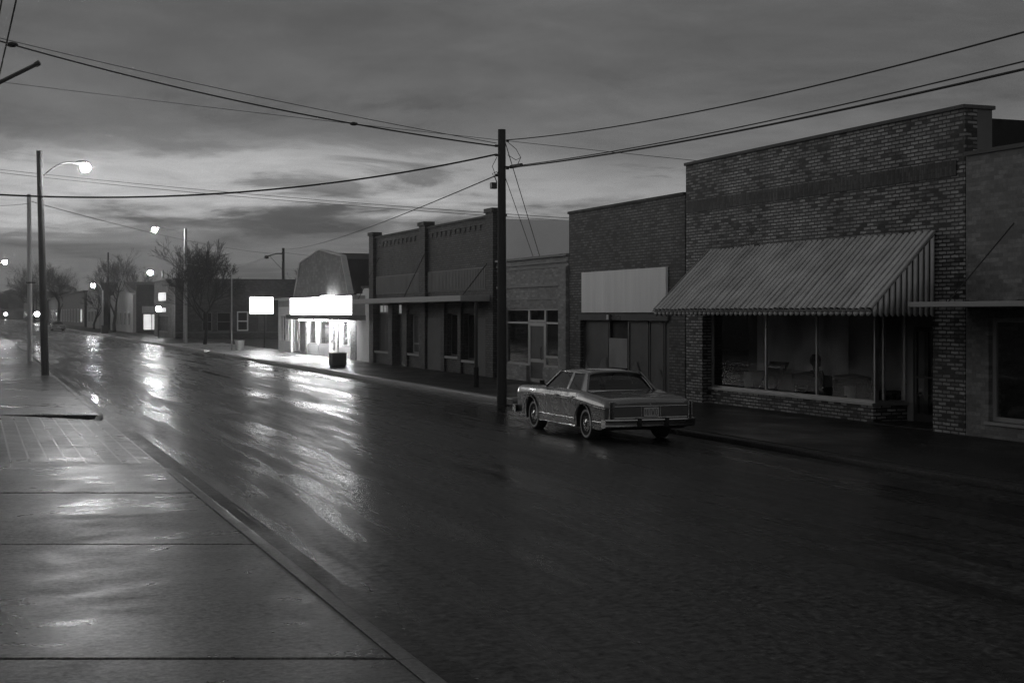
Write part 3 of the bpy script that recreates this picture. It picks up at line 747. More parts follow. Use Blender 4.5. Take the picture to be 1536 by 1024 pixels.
MB().box((FX+.06, 77.0, .1), (FX+.12, 79.7, .719)).build('bulkhead', 'shop_white', f_)
dr = win_x(f_, FX+.08, 74.75, 75.8, .1, 2.14, (), (), 'trim_white', 'glass_clear', .12, 'door')
MB().box((FX+.03, 75.85, .9), (FX+.07, 76.6, 1.05)).build('letter_flap', 'bin_pale', f_)
win_x(f_, FX+.08, 75.82, 76.9, .1, 2.14, (), (1.0,), 'trim_white', 'glass_clear', .12, 'door')
win_x(f_, FX+.08, 87.5, 90.6, .72, 2.36, (88.3, 89.1, 89.9), (), 'trim_white', 'glass_clear', .07, 'shop_window')
win_x(f_, FX+.12, 84.25, 85.5, .1, 2.3, (), (1.1,), 'frame_dark', 'glass_clear', .12, 'door')
win_x(f_, FX+.12, 85.55, 86.95, .1, 2.3, (), (), 'frame_dark', 'glass_clear', .1, 'side_light')
# goods inside
rnd = random.Random(3)
sh = thing('display_shelf', 'shelf of mixed goods in the lit windows of the marquee shop', 'shelf', (19.6, 77, .1))
m = MB()
for z in (.5, .9, 1.3, 1.7): m.box((19.5, 71.5, z), (19.9, 83, z+.03))
for y in (71.5, 74.3, 77.2, 80, 83): m.box((19.5, y-.03, .1), (19.9, y+.03, 1.8))
m.build('shelf_frame', 'trim_grey', sh)
m = MB()
for z in (.53, .93, 1.33, 1.73):
    y = 71.7
    while y < 82.6:
        w = rnd.uniform(.1, .4); h = rnd.uniform(.08, .34)
        if rnd.random() < .72: m.cur = rnd.randrange(4); m.box((19.52, y, z), (19.8, y+w, z+h))
        y += w+rnd.uniform(.02, .3)
m.build('goods', ['stucco_mid', 'bin_pale', 'trim_white', 'board'], sh)['kind'] = 'stuff'
cn = thing('window_curtain', 'narrow curtains in the small window at the far end of the marquee shop', 'curtain', (18.8, 89, .7))
m = MB(); rows = [[], []]
for j in range(90): y = 87.5+j*.0345; rows[0].append((18.8+.04*math.sin(j*1.1), y, .7)); rows[1].append((18.8+.04*math.sin(j*1.1), y, 2.4))
m.grid(rows); m.build('curtain_cloth', 'curtain', cn, smooth=80)

# G: dark brick corner block
G_ = thing('brick_building', 'long low dark brick corner block behind the bare tree and box sign', 'building', (18, 146, 0))
m = MB(); m.wall('y', 139, 18.0, 46, -.06, 5.78, [(20.6, 21.5, .8, 2.6), (22.0, 23.3, .8, 2.6), (23.9, 25.0, .8, 2.7), (26.0, 26.8, .8, 2.4), (29, 30, .8, 2.5), (33, 34, .8, 2.5)], .3); m.build('side_wall', 'brick_far', G_)
m = MB(); m.wall('x', 18.0, 139.3, 156, -.06, 5.9, [(144.5, 153, .6, 2.3)], .3); m.build('front_wall', 'brick_mid', G_)
m = MB(); m.box((18.3, 139.3, 5.2), (46, 156, 5.35)); m.build('roof', 'tar', G_)
m = MB(); m.box((18.3, 155.7, -.06), (46, 156, 5.78)); m.box((45.7, 139.3, -.06), (46, 155.7, 5.78)); m.build('rear_wall', 'brick_far', G_)
m = MB(); m.box((17.85, 138.9, 5.9), (18.4, 156.1, 6.02)); m.build('coping', 'trim_grey', G_)
m = MB(); m.box((18.41, 138.92, 5.78), (46.1, 139.4, 5.86)); m.build('side_coping', 'coping_dark', G_)
m = MB(); m.box((18.0, 138.96, .62), (46, 138.998, .72)); m.build('water_table', 'stucco_mid', G_)
win_y(G_, 139.1, 20.6, 21.5, .8, 2.6, (1.7,), (), 'stucco_mid'); win_y(G_, 139.1, 22.0, 23.3, .8, 2.6, (1.7,), (), 'stucco_mid')
win_y(G_, 139.0, 23.9, 25.0, .8, 2.7, (1.75,), (), 'trim_white', w=.12)
win_y(G_, 139.1, 26.0, 26.8, .8, 2.4, (), (), 'stucco_mid', 'glass_dirty'); win_y(G_, 139.1, 29, 30, .8, 2.5, (1.7,), (), 'stucco_mid'); win_y(G_, 139.1, 33, 34, .8, 2.5, (1.7,), (), 'stucco_mid')
win_x(G_, 18.08, 144.5, 153, .6, 2.3, (147, 150), (), 'frame_dark', 'glass_dark', .1)
MB().box((17.75, 146.0, 3.8), (17.98, 150.2, 4.6)).build('lit_sign', 'lit_panel', G_)
MB().box((17.75, 146, 2.65), (17.98, 151.5, 3.05)).build('lit_fascia', 'lit_panel', G_)

# H: building with a lit doorway beyond the side street, and gabled white fronts
H2 = thing('gabled_house', 'pale gable fronted house with dark roof and a lit window in its side wall', 'building', (18.3, 196, 0))
m = MB(); m.prism([(181, -.06), (181, 4.9), (189, 5.2), (199, 7.0), (207, 5.2), (212, 5.0), (212, -.06)], 'x', 18.3, 18.7); m.build('front_wall', 'stucco_grey', H2)
m = MB(); m.wall('y', 181, 18.7, 36, -.06, 6.1, [(19.5, 21.2, .4, 2.5)], .3); m.build('side_wall', 'brick_far', H2)
m = MB(); m.box((18.7, 211.7, -.06), (36, 212, 5.0)); m.build('side_wall', 'brick_far', H2)
win_y(H2, 181.1, 19.5, 21.2, .4, 2.5, (), (20.6,), 'frame_dark', 'lit_window', .1, 'display_window')
MB().box((19.4, 180.85, 2.55), (22.5, 180.99, 3.4)).build('sign_band', 'trim_grey', H2)
m = MB(); m.prism([(181, 5.2), (199, 6.8), (212, 5.0), (212, 4.8), (181, 4.8)], 'x', 18.71, 36); m.build('roof', 'coping_dark', H2)
for k, ya in enumerate((184, 189, 195, 200, 205)): win_x(H2, 18.2, ya, ya+2.2, .9, 2.7, (ya+1.1,), (), 'trim_grey', 'glass_dark', .12)
H3 = thing('gabled_house', 'narrow pale gable house behind the hooked street lamp', 'building', (18.3, 250, 0))
m = MB(); m.prism([(232, -.06), (232, 6.0), (245, 7.9), (258, 6.0), (258, -.06)], 'x', 18.3, 18.8); m.build('front_wall', 'stucco_grey', H3)
m = MB(); m.box((18.8, 232, -.06), (36, 258, 6.0)); m.build('side_wall', 'tar', H3)
m = MB(); m.prism([(231, 5.95), (245, 7.7), (259, 5.95)], 'x', 18.81, 36); m.build('roof', 'coping_dark', H3)
for ya in (236, 243, 250): win_x(H3, 18.18, ya, ya+3, 1, 3, (ya+1.5,), (), 'trim_grey', 'glass_dark', .15)
H4 = thing('store_row_building', 'dark brick store with a lit narrow window', 'building', (18.3, 300, 0))
m = MB(); m.box((18.3, 264, -.06), (38, 340, 6.3)); m.build('wall', 'brick_far', H4)
m = MB(); m.box((18.0, 263.5, 6.3), (38.5, 340.5, 6.6)); m.build('roof', 'coping_dark', H4)
for ya in range(268, 336, 9): win_x(H4, 18.16, ya, ya+4, .8, 3.4, (ya+2,), (), 'trim_grey', 'lit_window' if ya == 268 else 'glass_dirty', .2)
for k, (ya, yb, h, lab) in enumerate(((348, 395, 6.0, 'low dark store far along the street, its roof below the trees'), (402, 470, 8.0, 'flat roofed dark building far along the street behind bare trees'), (480, 600, 9, 'farthest dark building block at the end of the street'))):
    q = thing('far_building', lab, 'building', (18.3, ya, 0))
    m = MB(); m.box((18.3, ya, -.06), (40, yb, h)); m.build('wall', 'stucco_mid' if k == 0 else 'brick_far', q)
    m = MB(); m.box((18, ya-.5, h), (40.5, yb+.5, h+.4)); m.build('roof', 'coping_dark', q)
    yy = ya+4
    while yy < yb-8: win_x(q, 18.15, yy, yy+5, .9, 3.4, (), (), 'trim_grey', 'glass_dark', .25); yy += 12
lb = thing('far_building', 'low dark building beyond the far left kerb at the street end', 'building', (-30, 640, 0))
m = MB(); m.box((-60, 640, -.06), (60, 660, 3.4)); m.build('wall', 'brick_far', lb)
m = MB(); m.prism([(640, 3.4), (650, 4.6), (660, 3.4)], 'x', -61, 61); m.build('roof', 'coping_dark', lb)

for ya, yb, h, lab in ((-6, 33, 6.2, 'taller dark brick store across the road from the shops, outside the frame'), (34, 74, 4.8, 'low dark brick store across the road from the low painted shop'),
                       (76, 122, 6.4, 'dark brick store across the road from the marquee shop'), (124, 190, 5.4, 'dark brick store across the road from the corner block')):
    op = thing('far_building', lab, 'building', (-9.5, ya, 0))
    m = MB(); m.box((-24, ya, -.05), (-9.5, yb, h)); m.build('wall', 'brick_far', op)
    m = MB(); m.box((-24.3, ya-.3, h), (-9.2, yb+.3, h+.3)); m.build('roof', 'coping_dark', op)

# ------------------------------------------------------------------ poles, lamps, signs
def pole(name, lab, cat, x, y, h, r0, r1, mat, lean=(0, 0), grp=None, pn='pole'):
    t = thing(name, lab, cat, (x, y, 0), grp)
    m = MB(); n = 7
    m.tube([(x+lean[0]*k/n, y+lean[1]*k/n, -.05+(h+.05)*k/n) for k in range(n+1)], [r0+(r1-r0)*k/n for k in range(n+1)], 14)
    m.build(pn, mat, t, smooth=50); return t
def lamp_arm(t, p, q, rise, mat='metal_grey', bowl=(.19, .19, .18), lm='lamp', hood=True, r=.03):
    p, q = Vector(p), Vector(q); pts = []
    for k in range(11):
        u = k/10; v = p.lerp(q, u); v.z = p.z+(q.z-p.z)*math.sin(u*math.pi/2)+rise*math.sin(u*math.pi); pts.append(v)
    m = MB(); m.tube(pts, r, 8); m.build('lamp_arm', mat, t, smooth=50)
    d = (q-p); d.z = 0; d.normalize(); c = q+d*.28
    if hood:
        m = MB(); m.ellipsoid((c.x-d.x*.12, c.y, c.z+.06), (.26, .15, .09), 14, 9); hd = m.build('lamp_head', 'metal_grey', t, smooth=60)
    m = MB(); m.ellipsoid((c.x, c.y, c.z-.14), bowl, 24, 16); m.build('lamp_bowl', lm, t, smooth=60)
# near left pole with its street light
t = pole('street_lamp', 'dark wooden pole on the near kerb with lit lamp on a curved arm', 'street lamp', 2.55, 57.6, 8.75, .15, .115, 'wood_pole', (-.22, 0))
lamp_arm(t, (2.42, 57.6, 7.75), (3.75, 57.6, 8.30), .12)
t = pole('utility_pole', 'slim pale pole standing behind the near wooden lamp pole', 'utility pole', 2.6, 75, 8.45, .13, .10, 'wood_pale', (-.06, 0))
MB().box((2.38, 74.8, 4.0), (2.85, 75.2, 4.07)).build('bracket', 'metal_dark', t)
t = pole('street_lamp', 'tall pale pole across the road with lit lamp reaching over the street', 'street lamp', 15.72, 115.3, 9.25, .17, .12, 'metal_grey')
lamp_arm(t, (15.7, 115.3, 8.6), (13.6, 115.3, 9.25), .1)
t = pole('street_lamp', 'lit street lamp whose pole is hidden behind the dark corner block', 'street lamp', 19.6, 162, 7.3, .15, .11, 'metal_dark')
lamp_arm(t, (19.5, 162, 6.9), (18.55, 162, 7.15), .05, lm='lamp_far', bowl=(.27, .27, .25))
t = pole('street_lamp', 'far lit street lamp on a hooked pale pole before the gabled houses', 'street lamp', 14.95, 184, 5.4, .12, .09, 'metal_grey')
lamp_arm(t, (14.95, 184, 5.2), (14.1, 184, 6.1), .25, lm='lamp_far', bowl=(.26, .26, .24))
t = pole('street_lamp', 'lit street lamp on the near side of the road, its pole beyond the frame', 'street lamp', 0.6, 158, 8.0, .15, .11, 'wood_pole')
lamp_arm(t, (0.6, 158, 7.2), (2.7, 158, 8.0), .1, lm='lamp_far', bowl=(.25, .25, .24))
t = pole('street_lamp', 'small globe street lamp on a short post before the dark corner block', 'street lamp', 16.56, 140, 2.75, .06, .045, 'metal_dark')
MB().ellipsoid((16.56, 140, 2.93), (.27, .27, .27)).build('globe', 'lamp_small', t, smooth=60)
t = pole('street_lamp', 'low far street lamp glowing between the two near poles', 'street lamp', 14.6, 375, 2.9, .1, .08, 'metal_dark')
MB().ellipsoid((14.6, 375, 2.35), (.65, .65, .6)).build('globe', 'lamp_small', t, smooth=60)
t = pole('street_lamp', 'lowest farthest street lamp at the vanishing end of the road', 'street lamp', 12.2, 632, 3.4, .1, .08, 'metal_dark')
MB().ellipsoid((12.2, 632, 2.2), (.7, .7, .65)).build('globe', 'lamp_small', t, smooth=60)
# big dark utility pole by the parked car
up = pole('utility_pole', 'tall dark wooden utility pole carrying the street cables beside the parked car', 'utility pole', 13.42, 36.3, 7.5, .135, .105, 'wood_dark')
UX, UY = 13.42, 36.3
m = MB(); m.tube([(UX+.15, UY-.3, 6.46), (UX+.17, UY-1.05, 6.44)], [.05, .05], 10); m.tube([(UX, UY, 6.5), (UX+.15, UY-.3, 6.46)], .02, 6); m.build('splice_case', 'metal_dark', up)
m = MB(); m.box((UX-.32, UY-.07, 5.88), (UX-.16, UY+.07, 6.05)); m.tube([(UX-.14, UY, 6.05), (UX-.2, UY, 6.2), (UX-.1, UY, 6.35)], .014, 6); m.build('junction_box', 'metal_dark', up)
for z in (7.2, 7.05, 6.8, 6.45, 6.25):
    s = -1 if z in (7.05, 6.8, 6.25) else 1
    m = MB(); m.tube([(UX+s*.12, UY, z), (UX+s*.2, UY, z)], .035, 8); m.build('insulator', 'metal_dark', up)
m = MB()
for k in range(2):
    m.tube([(UX+.14, UY-.1, 7.15-.35*k), (UX+.3, UY-.3, 6.95-.3*k), (UX+.36, UY-.5, 6.7), (UX+.25, UY-.55, 6.5)], .009, 5)
    m.tube([(UX-.14, UY, 6.75-.4*k), (UX-.24, UY+.1, 6.5-.2*k), (UX-.18, UY, 6.25-.1*k)], .009, 5)
m.build('loose_leads', 'cable', up)
# pole behind the corner lot
t = pole('utility_pole', 'far dark pole with drooping bracket lamp above the corner block roof', 'utility pole', 32.74, 160, 9.9, .18, .15, 'wood_dark')
m = MB(); m.tube([(32.7, 160, 9.3), (31.9, 160, 9.25), (30.95, 160, 8.95)], .07, 8); m.build('lamp_arm', 'metal_dark', t)
m = MB(); m.ellipsoid((30.85, 160, 8.85), (.28, .22, .2)); m.build('lamp_head', 'metal_dark', t)
m = MB(); m.tube([(31.2, 160, 8.95), (32.7, 160, 7.4)], .03, 6); m.build('brace', 'metal_dark', t)
# pole out of frame whose bracket shows at the top corner
t = pole('utility_pole', 'pole beyond the frame edge whose bracket arm juts into the upper corner', 'utility pole', 0, 40, 10.2, .17, .14, 'wood_dark')
m = MB(); m.tube([(0, 40, 8.25), (1.55, 39.4, 9.06)], .055, 8); m.tube([(1.5, 39.42, 9.03), (1.6, 39.38, 9.09)], .075, 8); m.build('bracket_arm', 'metal_dark', t)
# box sign on pole
t = pole('box_sign', 'blank lit rectangular box sign on a thin pole beside the marquee shop', 'sign', 19.2, 100.4, 2.5, .06, .05, 'metal_dark')
MB().box((18.12, 100.28, 2.44), (19.82, 100.52, 3.68)).build('sign_cabinet', 'metal_grey', t)
MB().box((18.16, 100.25, 2.48), (19.78, 100.279, 3.64)).build('sign_face', 'sign_box', t)
MB().box((18.16, 100.521, 2.48), (19.78, 100.55, 3.64)).build('sign_face', 'sign_box', t)
t = pole('sign_post', 'thin bare metal post beside the small pale bin at the lot', 'post', 15.75, 93.6, 5.2, .05, .04, 'metal_grey')
t = pole('sign_post', 'slim dark steel post on the pavement under the pilastered shop canopy', 'post', 15.3, 43.8, 2.9, .055, .05, 'metal_dark')
MB().tube([(15.3, 43.8, .1), (15.3, 43.8, .75)], .085, 10).build('post_sleeve', 'black', t)
t = pole('sign_post', 'thin dark post among the bare trees rising above the gabled house', 'post', 17.4, 205, 11.0, .13, .1, 'wood_dark')
# bins
t = thing('litter_box', 'dark square litter box on the bright pavement before the marquee shop', 'litter bin', (15.35, 62.9, .1))
m = MB(); m.grid([[(15.35-a_*.29, 62.9-b2*.29, z) for a_, b2 in ((1, 1), (-1, 1), (-1, -1), (1, -1))] for z in (.1, .12)] + [[(15.35-a_*.33, 62.9-b2*.33, z) for a_, b2 in ((1, 1), (-1, 1), (-1, -1), (1, -1))] for z in (.2, .70)], True, True); m.build('box_body', 'bin_dark', t, bevel=.01)
MB().box((15.0, 62.55, .70), (15.7, 63.25, .735)).build('rim', 'stucco_grey', t)
t = thing('litter_bin', 'small pale litter bin beside the thin bare post at the lot', 'litter bin', (16.15, 92.9, .1))
MB().lathe((16.15, 92.9, .1), [(.26, 0), (.32, .6), (.35, .6), (.35, .66), (.28, .66), (.24, .2)], 18).build('bin_body', 'bin_pale', t, smooth=40)
t = thing('litter_bin', 'dark litter bin at the foot of the far hooked street lamp', 'litter bin', (14.9, 178, .1))
MB().box((14.3, 177.6, .12), (15.1, 178.4, 1.0)).build('bin_body', 'bin_dark', t, bevel=.03)
MB().box((14.25, 177.55, 1.0), (15.15, 178.45, 1.06)).build('lid', 'bin_dark', t)

# ------------------------------------------------------------------ wires
def wire(lab, p, q, sag, r, mat='cable', n=28, knots=()):
    p, q = Vector(p), Vector(q); pts = []
    for k in range(n+1):
        u = k/n; v = p.lerp(q, u); v.z -= sag*4*u*(1-u); pts.append(v)
    m = MB(); m.tube(pts, r, 6)
    for u, rr in knots:
        v = p.lerp(q, u); v.z -= sag*4*u*(1-u); m.ellipsoid(v, (rr*2.2, rr*2.2, rr))
    tag(m.build('overhead_wire', mat, smooth=80), lab, 'wire', 'overhead wires')
wire('heavy cable from the big utility pole up to the top corner, lower of the pair', (UX-.15, UY, 7.04), (0, 40, 9.85), .28, .022, knots=((.28, .05), (.93, .07)))
wire('thin wire running just above the heavy cable to the top corner', (UX-.15, UY, 7.12), (0, 40, 9.9), .12, .010, 'cable_grey')
wire('sagging black cable crossing the street low from the big utility pole', (UX-.15, UY, 6.82), (0, 40, 5.66), .50, .026)
wire('single black cable rising to the frame edge from the big pole top', (UX+.15, UY, 7.22), (13.4, -2, 7.1), .80, .014)
wire('thicker of the twin cables running over the awning shop', (UX+.15, UY, 6.46), (13.4, -2, 6.25), .50, .020)
wire('thinner of the twin cables running over the awning shop', (UX+.15, UY, 6.49), (13.4, -2, 6.5), .54, .012)
wire('thin wire slanting down from the big pole to the far bracket lamp pole', (UX-.15, UY, 6.25), (32.74, 160, 9.75), .5, .016)
wire('long faint wire crossing the upper sky behind the big pole', (-8, 62, 12.7), (38, 46, 7.4), .25, .011, 'cable_grey')
wire('upper strand of the faint double line across the bright cloud band', (-8, 95, 12.4), (34, 60, 6.6), .45, .014, 'cable_grey')
wire('lower strand of the faint double line across the bright cloud band', (-8, 95, 12.25), (34, 60, 6.52), .52, .014, 'cable_grey')
wire('thin wire from the slim pale pole to the far bracket lamp pole', (2.6, 75, 8.1), (32.74, 160, 9.2), .5, .018, 'cable_grey')
wire('short wire leaving the far bracket lamp pole behind the gable shop', (32.74, 160, 9.4), (50, 160, 8.6), .3, .02, 'cable_grey')
wire('slack pale service wire between the pale lamp pole and bracket lamp', (15.72, 115.3, 6.5), (30.9, 160, 8.9), .7, .022, 'metal_grey')
wire('wire along the near kerb passing high through the top corner, outer one', (1.1, 2, 8.15), (.42, 40, 7.9), .1, .017)
wire('wire along the near kerb passing high through the top corner, inner one', (.85, 2, 8.15), (.2, 40, 7.9), .1, .015)
wire('guy wire from the big pole top to the low painted shop roof', (UX+.1, UY, 7.15), (20.5, 50.8, 4.2), 0, .012)
wire('lower guy wire from the big pole to the low painted shop roof', (UX+.1, UY, 6.2), (20.0, 50.2, 4.2), 0, .010)
wire('loose wire hanging between the slim pale pole and the frame edge', (2.6, 75, 8.0), (-3, 60, 7.2), .3, .012, 'cable_grey')

# ------------------------------------------------------------------ bare trees
def tree(x, y, h, spread, seed, lab, depth=6, trunk=.16, twig=.014, up=.55, kids=3, low=.28):
    rnd = random.Random(seed)
    t = thing('bare_tree', lab, 'tree', (x, y, 0), 'bare street trees')
    tm, cm = MB(), MB()
    def grow(p, d, ln, r, lev):
        pts = [p]; dd = d.copy(); seg = 3
        for _ in range(seg):
            dd = (dd+Vector((rnd.gauss(0, .13), rnd.gauss(0, .13), rnd.gauss(.03, .07)))).normalized()
            pts.append(pts[-1]+dd*ln/seg)
        r1 = max(twig*.8, r*.66)
        (tm if lev <= 1 else cm).tube(pts, [r+(r1-r)*k/seg for k in range(seg+1)], 8 if lev < 2 else (4 if lev < 4 else 3), lev < 2)
        if lev >= depth: return
        nk = kids+(1 if rnd.random() < .5 else 0)
        for k in range(nk):
            a = rnd.uniform(0, 6.283); tilt = rnd.uniform(.2, .8)*spread
            u = dd.orthogonal().normalized(); w = dd.cross(u)
            nd = (dd*math.cos(tilt)+(u*math.cos(a)+w*math.sin(a))*math.sin(tilt)+Vector((0, 0, up*.22))).normalized()
            q = pts[-1] if k < 2 else pts[rnd.choice((1, 2))]
            grow(q, nd, ln*rnd.uniform(.62, .82), r1*rnd.uniform(.6, .85), lev+1)
    grow(Vector((x, y, -.05)), Vector((rnd.gauss(0, .03), rnd.gauss(0, .03), 1)), h*low, trunk, 0)
    tm.build('trunk', 'bark', t, smooth=60); cm.build('crown', 'bark', t)
    return t
tree(16.75, 112, 8.4, 1.05, 11, 'dense dark bare tree standing in front of the corner block wall', 6, .15, .019, kids=3, low=.30)
tree(22.9, 160, 12.5, .9, 4, 'wide bare tree rising behind the roof of the corner block', 6, .2, .024, kids=3, low=.30)
tree(16.9, 190, 12, .95, 21, 'bare tree with thick trunk before the pale gable house', 6, .24, 0.012)
tree(23.5, 214, 14, .8, 33, 'bare tree behind the gable house, beside the tall thin post', 6, .22, 0.014)
tree(17, 225, 9.5, .9, 35, 'slight bare tree between the two gabled houses', 6, .18, 0.014)
tree(17.2, 330, 18, 1.0, 41, 'tall bare tree just past the near wooden pole', 6, .3, 0.020)
tree(17.2, 385, 19, 1.05, 43, 'broad bare tree between the two near poles', 6, .34, 0.022)
tree(17, 450, 20, 1.1, 47, 'broad bare tree just before the slim pale pole', 6, .36, 0.026)
tree(18, 540, 20, 1.1, 51, 'farthest bare tree at the end of the street', 6, .4, 0.031)
tree(40, 176, 11, .9, 61, 'small bare treetop peeping over the corner block roof', 6, .16, 0.012)

m = MB(); rnd = random.Random(9)
for k in range(220):
    x = rnd.uniform(-120, 140); r = rnd.uniform(4, 9)
    m.ellipsoid((x, 760+rnd.uniform(0, 40), rnd.uniform(2, 9)), (r, r, r*rnd.uniform(.6, 1.1)), 8, 6)
o = m.build('distant_treeline', 'leaf_far'); o['kind'] = 'stuff'

# ------------------------------------------------------------------ the parked saloon car
PAINT = plain('grey_car_paint', .14, .30, .06, 3, 0, metal=.35, coat=1, obj=True)
CHROME = plain('chrome', .55, .16, .1, 8, 0, metal=1, obj=True)
RUBBER = plain('tyre_rubber', .018, .75, .2, 20, .1, obj=True)
WHITEW = plain('whitewall', .5, .6, .1, 10, 0, obj=True)
UNDER = plain('underbody', .01, .9, .2, 5, .1, obj=True)
CARGLASS = glass('car_glass', .5, .03)
TAIL = plain('tail_lens', .03, .15, .2, 30, 0, obj=True, coat=1)
PLATE = plain('plate_metal', .42, .5, .15, 8, .1, obj=True)
INTER = plain('car_interior', .03, .9, .2, 5, .1, obj=True)
def lerp_tab(tab, y):
    if y <= tab[0][0]: return tab[0][1]
    for (a, va), (b2, vb) in zip(tab, tab[1:]):
        if y <= b2:
            u = (y-a)/(b2-a); u = u*u*(3-2*u)*.5+u*.5
            return va+(vb-va)*u
    return tab[-1][1]
TW = [(-2.5, .90), (-2.38, .945), (-2.0, .965), (-1.38, .98), (-.4, .965), (1.0, .965), (1.45, .965), (2.1, .95), (2.4, .925), (2.5, .86)]
TZ = [(-2.5, .775), (-2.44, .835), (-2.3, .865), (-1.8, .915), (-1.2, .945), (-.9, .955), (.9, .965), (1.6, .95), (2.2, .92), (2.44, .89), (2.5, .84)]
TF = [(-2.5, .80), (-2.44, .84), (-2.2, .875), (-1.6, .925), (-1.1, .965), (-.5, .95), (.6, .945), (1.2, .955), (2.2, .935), (2.44, .91), (2.5, .86)]
TC = [(-2.5, .68), (-2.0, .70), (-1.38, .755), (-.6, .80), (.5, .80), (1.45, .79), (2.3, .76), (2.5, .72)]
WY = (-1.38, 1.44); WR, AR = .335, .385
def zlow(y):
    z = .235 if -2.1 < y < 2.1 else .235+.09*min(1, (abs(y)-2.1)/.4)
    for w in WY:
        if abs(y-w) < AR: z = max(z, .325+math.sqrt(max(0, AR*AR-(y-w)**2)))
    return z
def sec(y):
    w, zd, zf, zc, zl = lerp_tab(TW, y), lerp_tab(TZ, y), lerp_tab(TF, y), lerp_tab(TC, y), zlow(y)
    zm = max(.46, zl+.05) if zl < .6 else min(zc-.035, zl+.03)
    return [(0, zd+.014), (.35*w, zd+.012), (.66*w, zd), (.80*w, zd-.004), (.865*w, zf), (.915*w, zf-.006), (.958*w, zf-.045),
            (.985*w, zc+.035), (1.0*w, zc), (.988*w, zc-.028), (.985*w, (zc-.028+zm)/2), (.975*w, zm), (.962*w, zl+.015), (.93*w, zl), (.55*w, zl), (0, zl)]
def make_car(lab, grp, full=True):
    t = thing('parked_car', lab, 'car', (0, 0, 0), grp)
    ys = set([-2.5, -2.485, -2.44, -2.38, -2.3, 2.5, 2.485, 2.44, 2.38, 2.25])
    y = -2.2
    while y < 2.2: ys.add(round(y, 3)); y += .11
    for w in WY:
        for k in range(-14, 15): ys.add(round(w+AR*math.sin(k/14*math.pi/2), 4))
        ys |= {w-AR-.002, w+AR+.002}
    ys = sorted(ys)
    m = MB(); k0 = 0
    secs = [sec(y) for y in ys]; ns = len(secs[0])
    for s in (-1, 1):
        for i in range(len(ys)-1):
            for j in range(ns-1):
                m.cur = 1 if j >= 12 else 0
                a_, b2 = secs[i], secs[i+1]
                m.face([(s*a_[j][0], ys[i], a_[j][1]), (s*a_[j+1][0], ys[i], a_[j+1][1]), (s*b2[j+1][0], ys[i+1], b2[j+1][1]), (s*b2[j][0], ys[i+1], b2[j][1])])
    m.cur = 0
    for i in (0, -1):
        S = secs[i]; yy = ys[i]
        m.face([(x, yy, z) for x, z in S]+[(-x, yy, z) for x, z in S[-2:0:-1]])
    body = m.build('body', [PAINT, UNDER], t, smooth=50)
    # greenhouse
    bx, tx_ = .80, .60
    A0, A1 = (.765, 1.03, .945), (.58, .54, 1.305)     # windscreen foot / head   (x, y, z)
    C0, C1 = (.735, -1.20, .955), (.575, -.80, 1.305)  # rear glass foot / head
    m = MB(); rows = []
    for k in range(9):
        u = k/8; y = .60+(-.87-.60)*u; zz = 1.318+.048*math.sin(math.pi*(.12+.8*u)); hw = .615+.01*math.sin(math.pi*u)
        rows.append([(hw*v, y, zz-.055*abs(v)**3.2) for v in [-1+q/8 for q in range(17)]])
    m.grid(rows); o = m.build('roof', PAINT, t, smooth=50); sd = o.modifiers.new('t', 'SOLIDIFY'); sd.thickness = .03; sd.offset = -1
    def quadstrip(m, pa, pb, wa, wb, thick=.03):
        pass
    for s in (-1, 1):
        B = lambda y, z: (s*(.815-(z-.94)*.545), y, z)
        # pillars
        def pillar(nm, y0b, y1b, y0t, y1t, mat=PAINT, zt=1.31, zb=.93, proud=0):
            m = MB()
            P4 = [B(y0b, zb), B(y1b, zb), B(y1t, zt), B(y0t, zt)]
            inn = [(p[0]-s*.045, p[1], p[2]) for p in P4]; P4 = [(p[0]+s*proud, p[1], p[2]) for p in P4]
            m.grid([inn, P4], True, True); return m.build(nm, mat, t)
        pillar('front_pillar', 1.05, .985, .60, .545)
        pillar('centre_pillar', -.20, -.28, -.16, -.23, CHROME, 1.3, .94, .004)
        pillar('rear_pillar', -.95, -1.22, -.76, -.86)
        # side glass and chrome surround
        for nm, (a0, a1, b0, b1) in (('side_window', (.98, -.20, .54, -.16)), ('side_window', (-.28, -.95, -.23, -.76))):
            ZT_ = 1.285
            pts = [B(a0, .95), B(a1, .95), B(b1, ZT_), B(b0, ZT_)]
            m = MB(); m.grid([[(p[0]-s*.022, p[1], p[2]) for p in pts], [(p[0]-s*.016, p[1], p[2]) for p in pts]], True, True)
            w_ = m.build(nm, CARGLASS, t)
            pp = [Vector((p[0]+s*.003, p[1], p[2])) for p in pts]
            m = MB()
            for q in range(4): m.tube([pp[q], pp[(q+1) % 4]], .008, 6)
            m.build('chrome_surround', CHROME, w_)
        m = MB(); m.box((s*.62, -.9, .93), (s*.80, .95, .955)); m.build('window_ledge', INTER, t)
    def pane(nm, F, T, yb_off=0):
        m = MB(); rows = []
        for k in range(7):
            u = k/6; hw = F[0]+(T[0]-F[0])*u
            sgn = 1 if F[1] > 0 else -1
            rows.append([(hw*v, F[1]+(T[1]-F[1])*u-sgn*.07*(v*v)*(1)+sgn*.0, F[2]+(T[2]-F[2])*u+.02*math.sin(math.pi*u)) for v in [-1+q/5 for q in range(11)]])
        m.grid(rows); w_ = m.build(nm, CARGLASS, t, smooth=60)
        m = MB(); e_ = [rows[0][q] for q in range(11)]; t_ = [rows[-1][q] for q in range(11)]
        m.tube(e_, .010, 6); m.tube(t_, .010, 6); m.tube([r[0] for r in rows], .010, 6); m.tube([r[-1] for r in rows], .010, 6)
        m.build('chrome_surround', CHROME, w_, smooth=60)
    pane('windscreen', A0, A1); pane('rear_window', C0, C1)
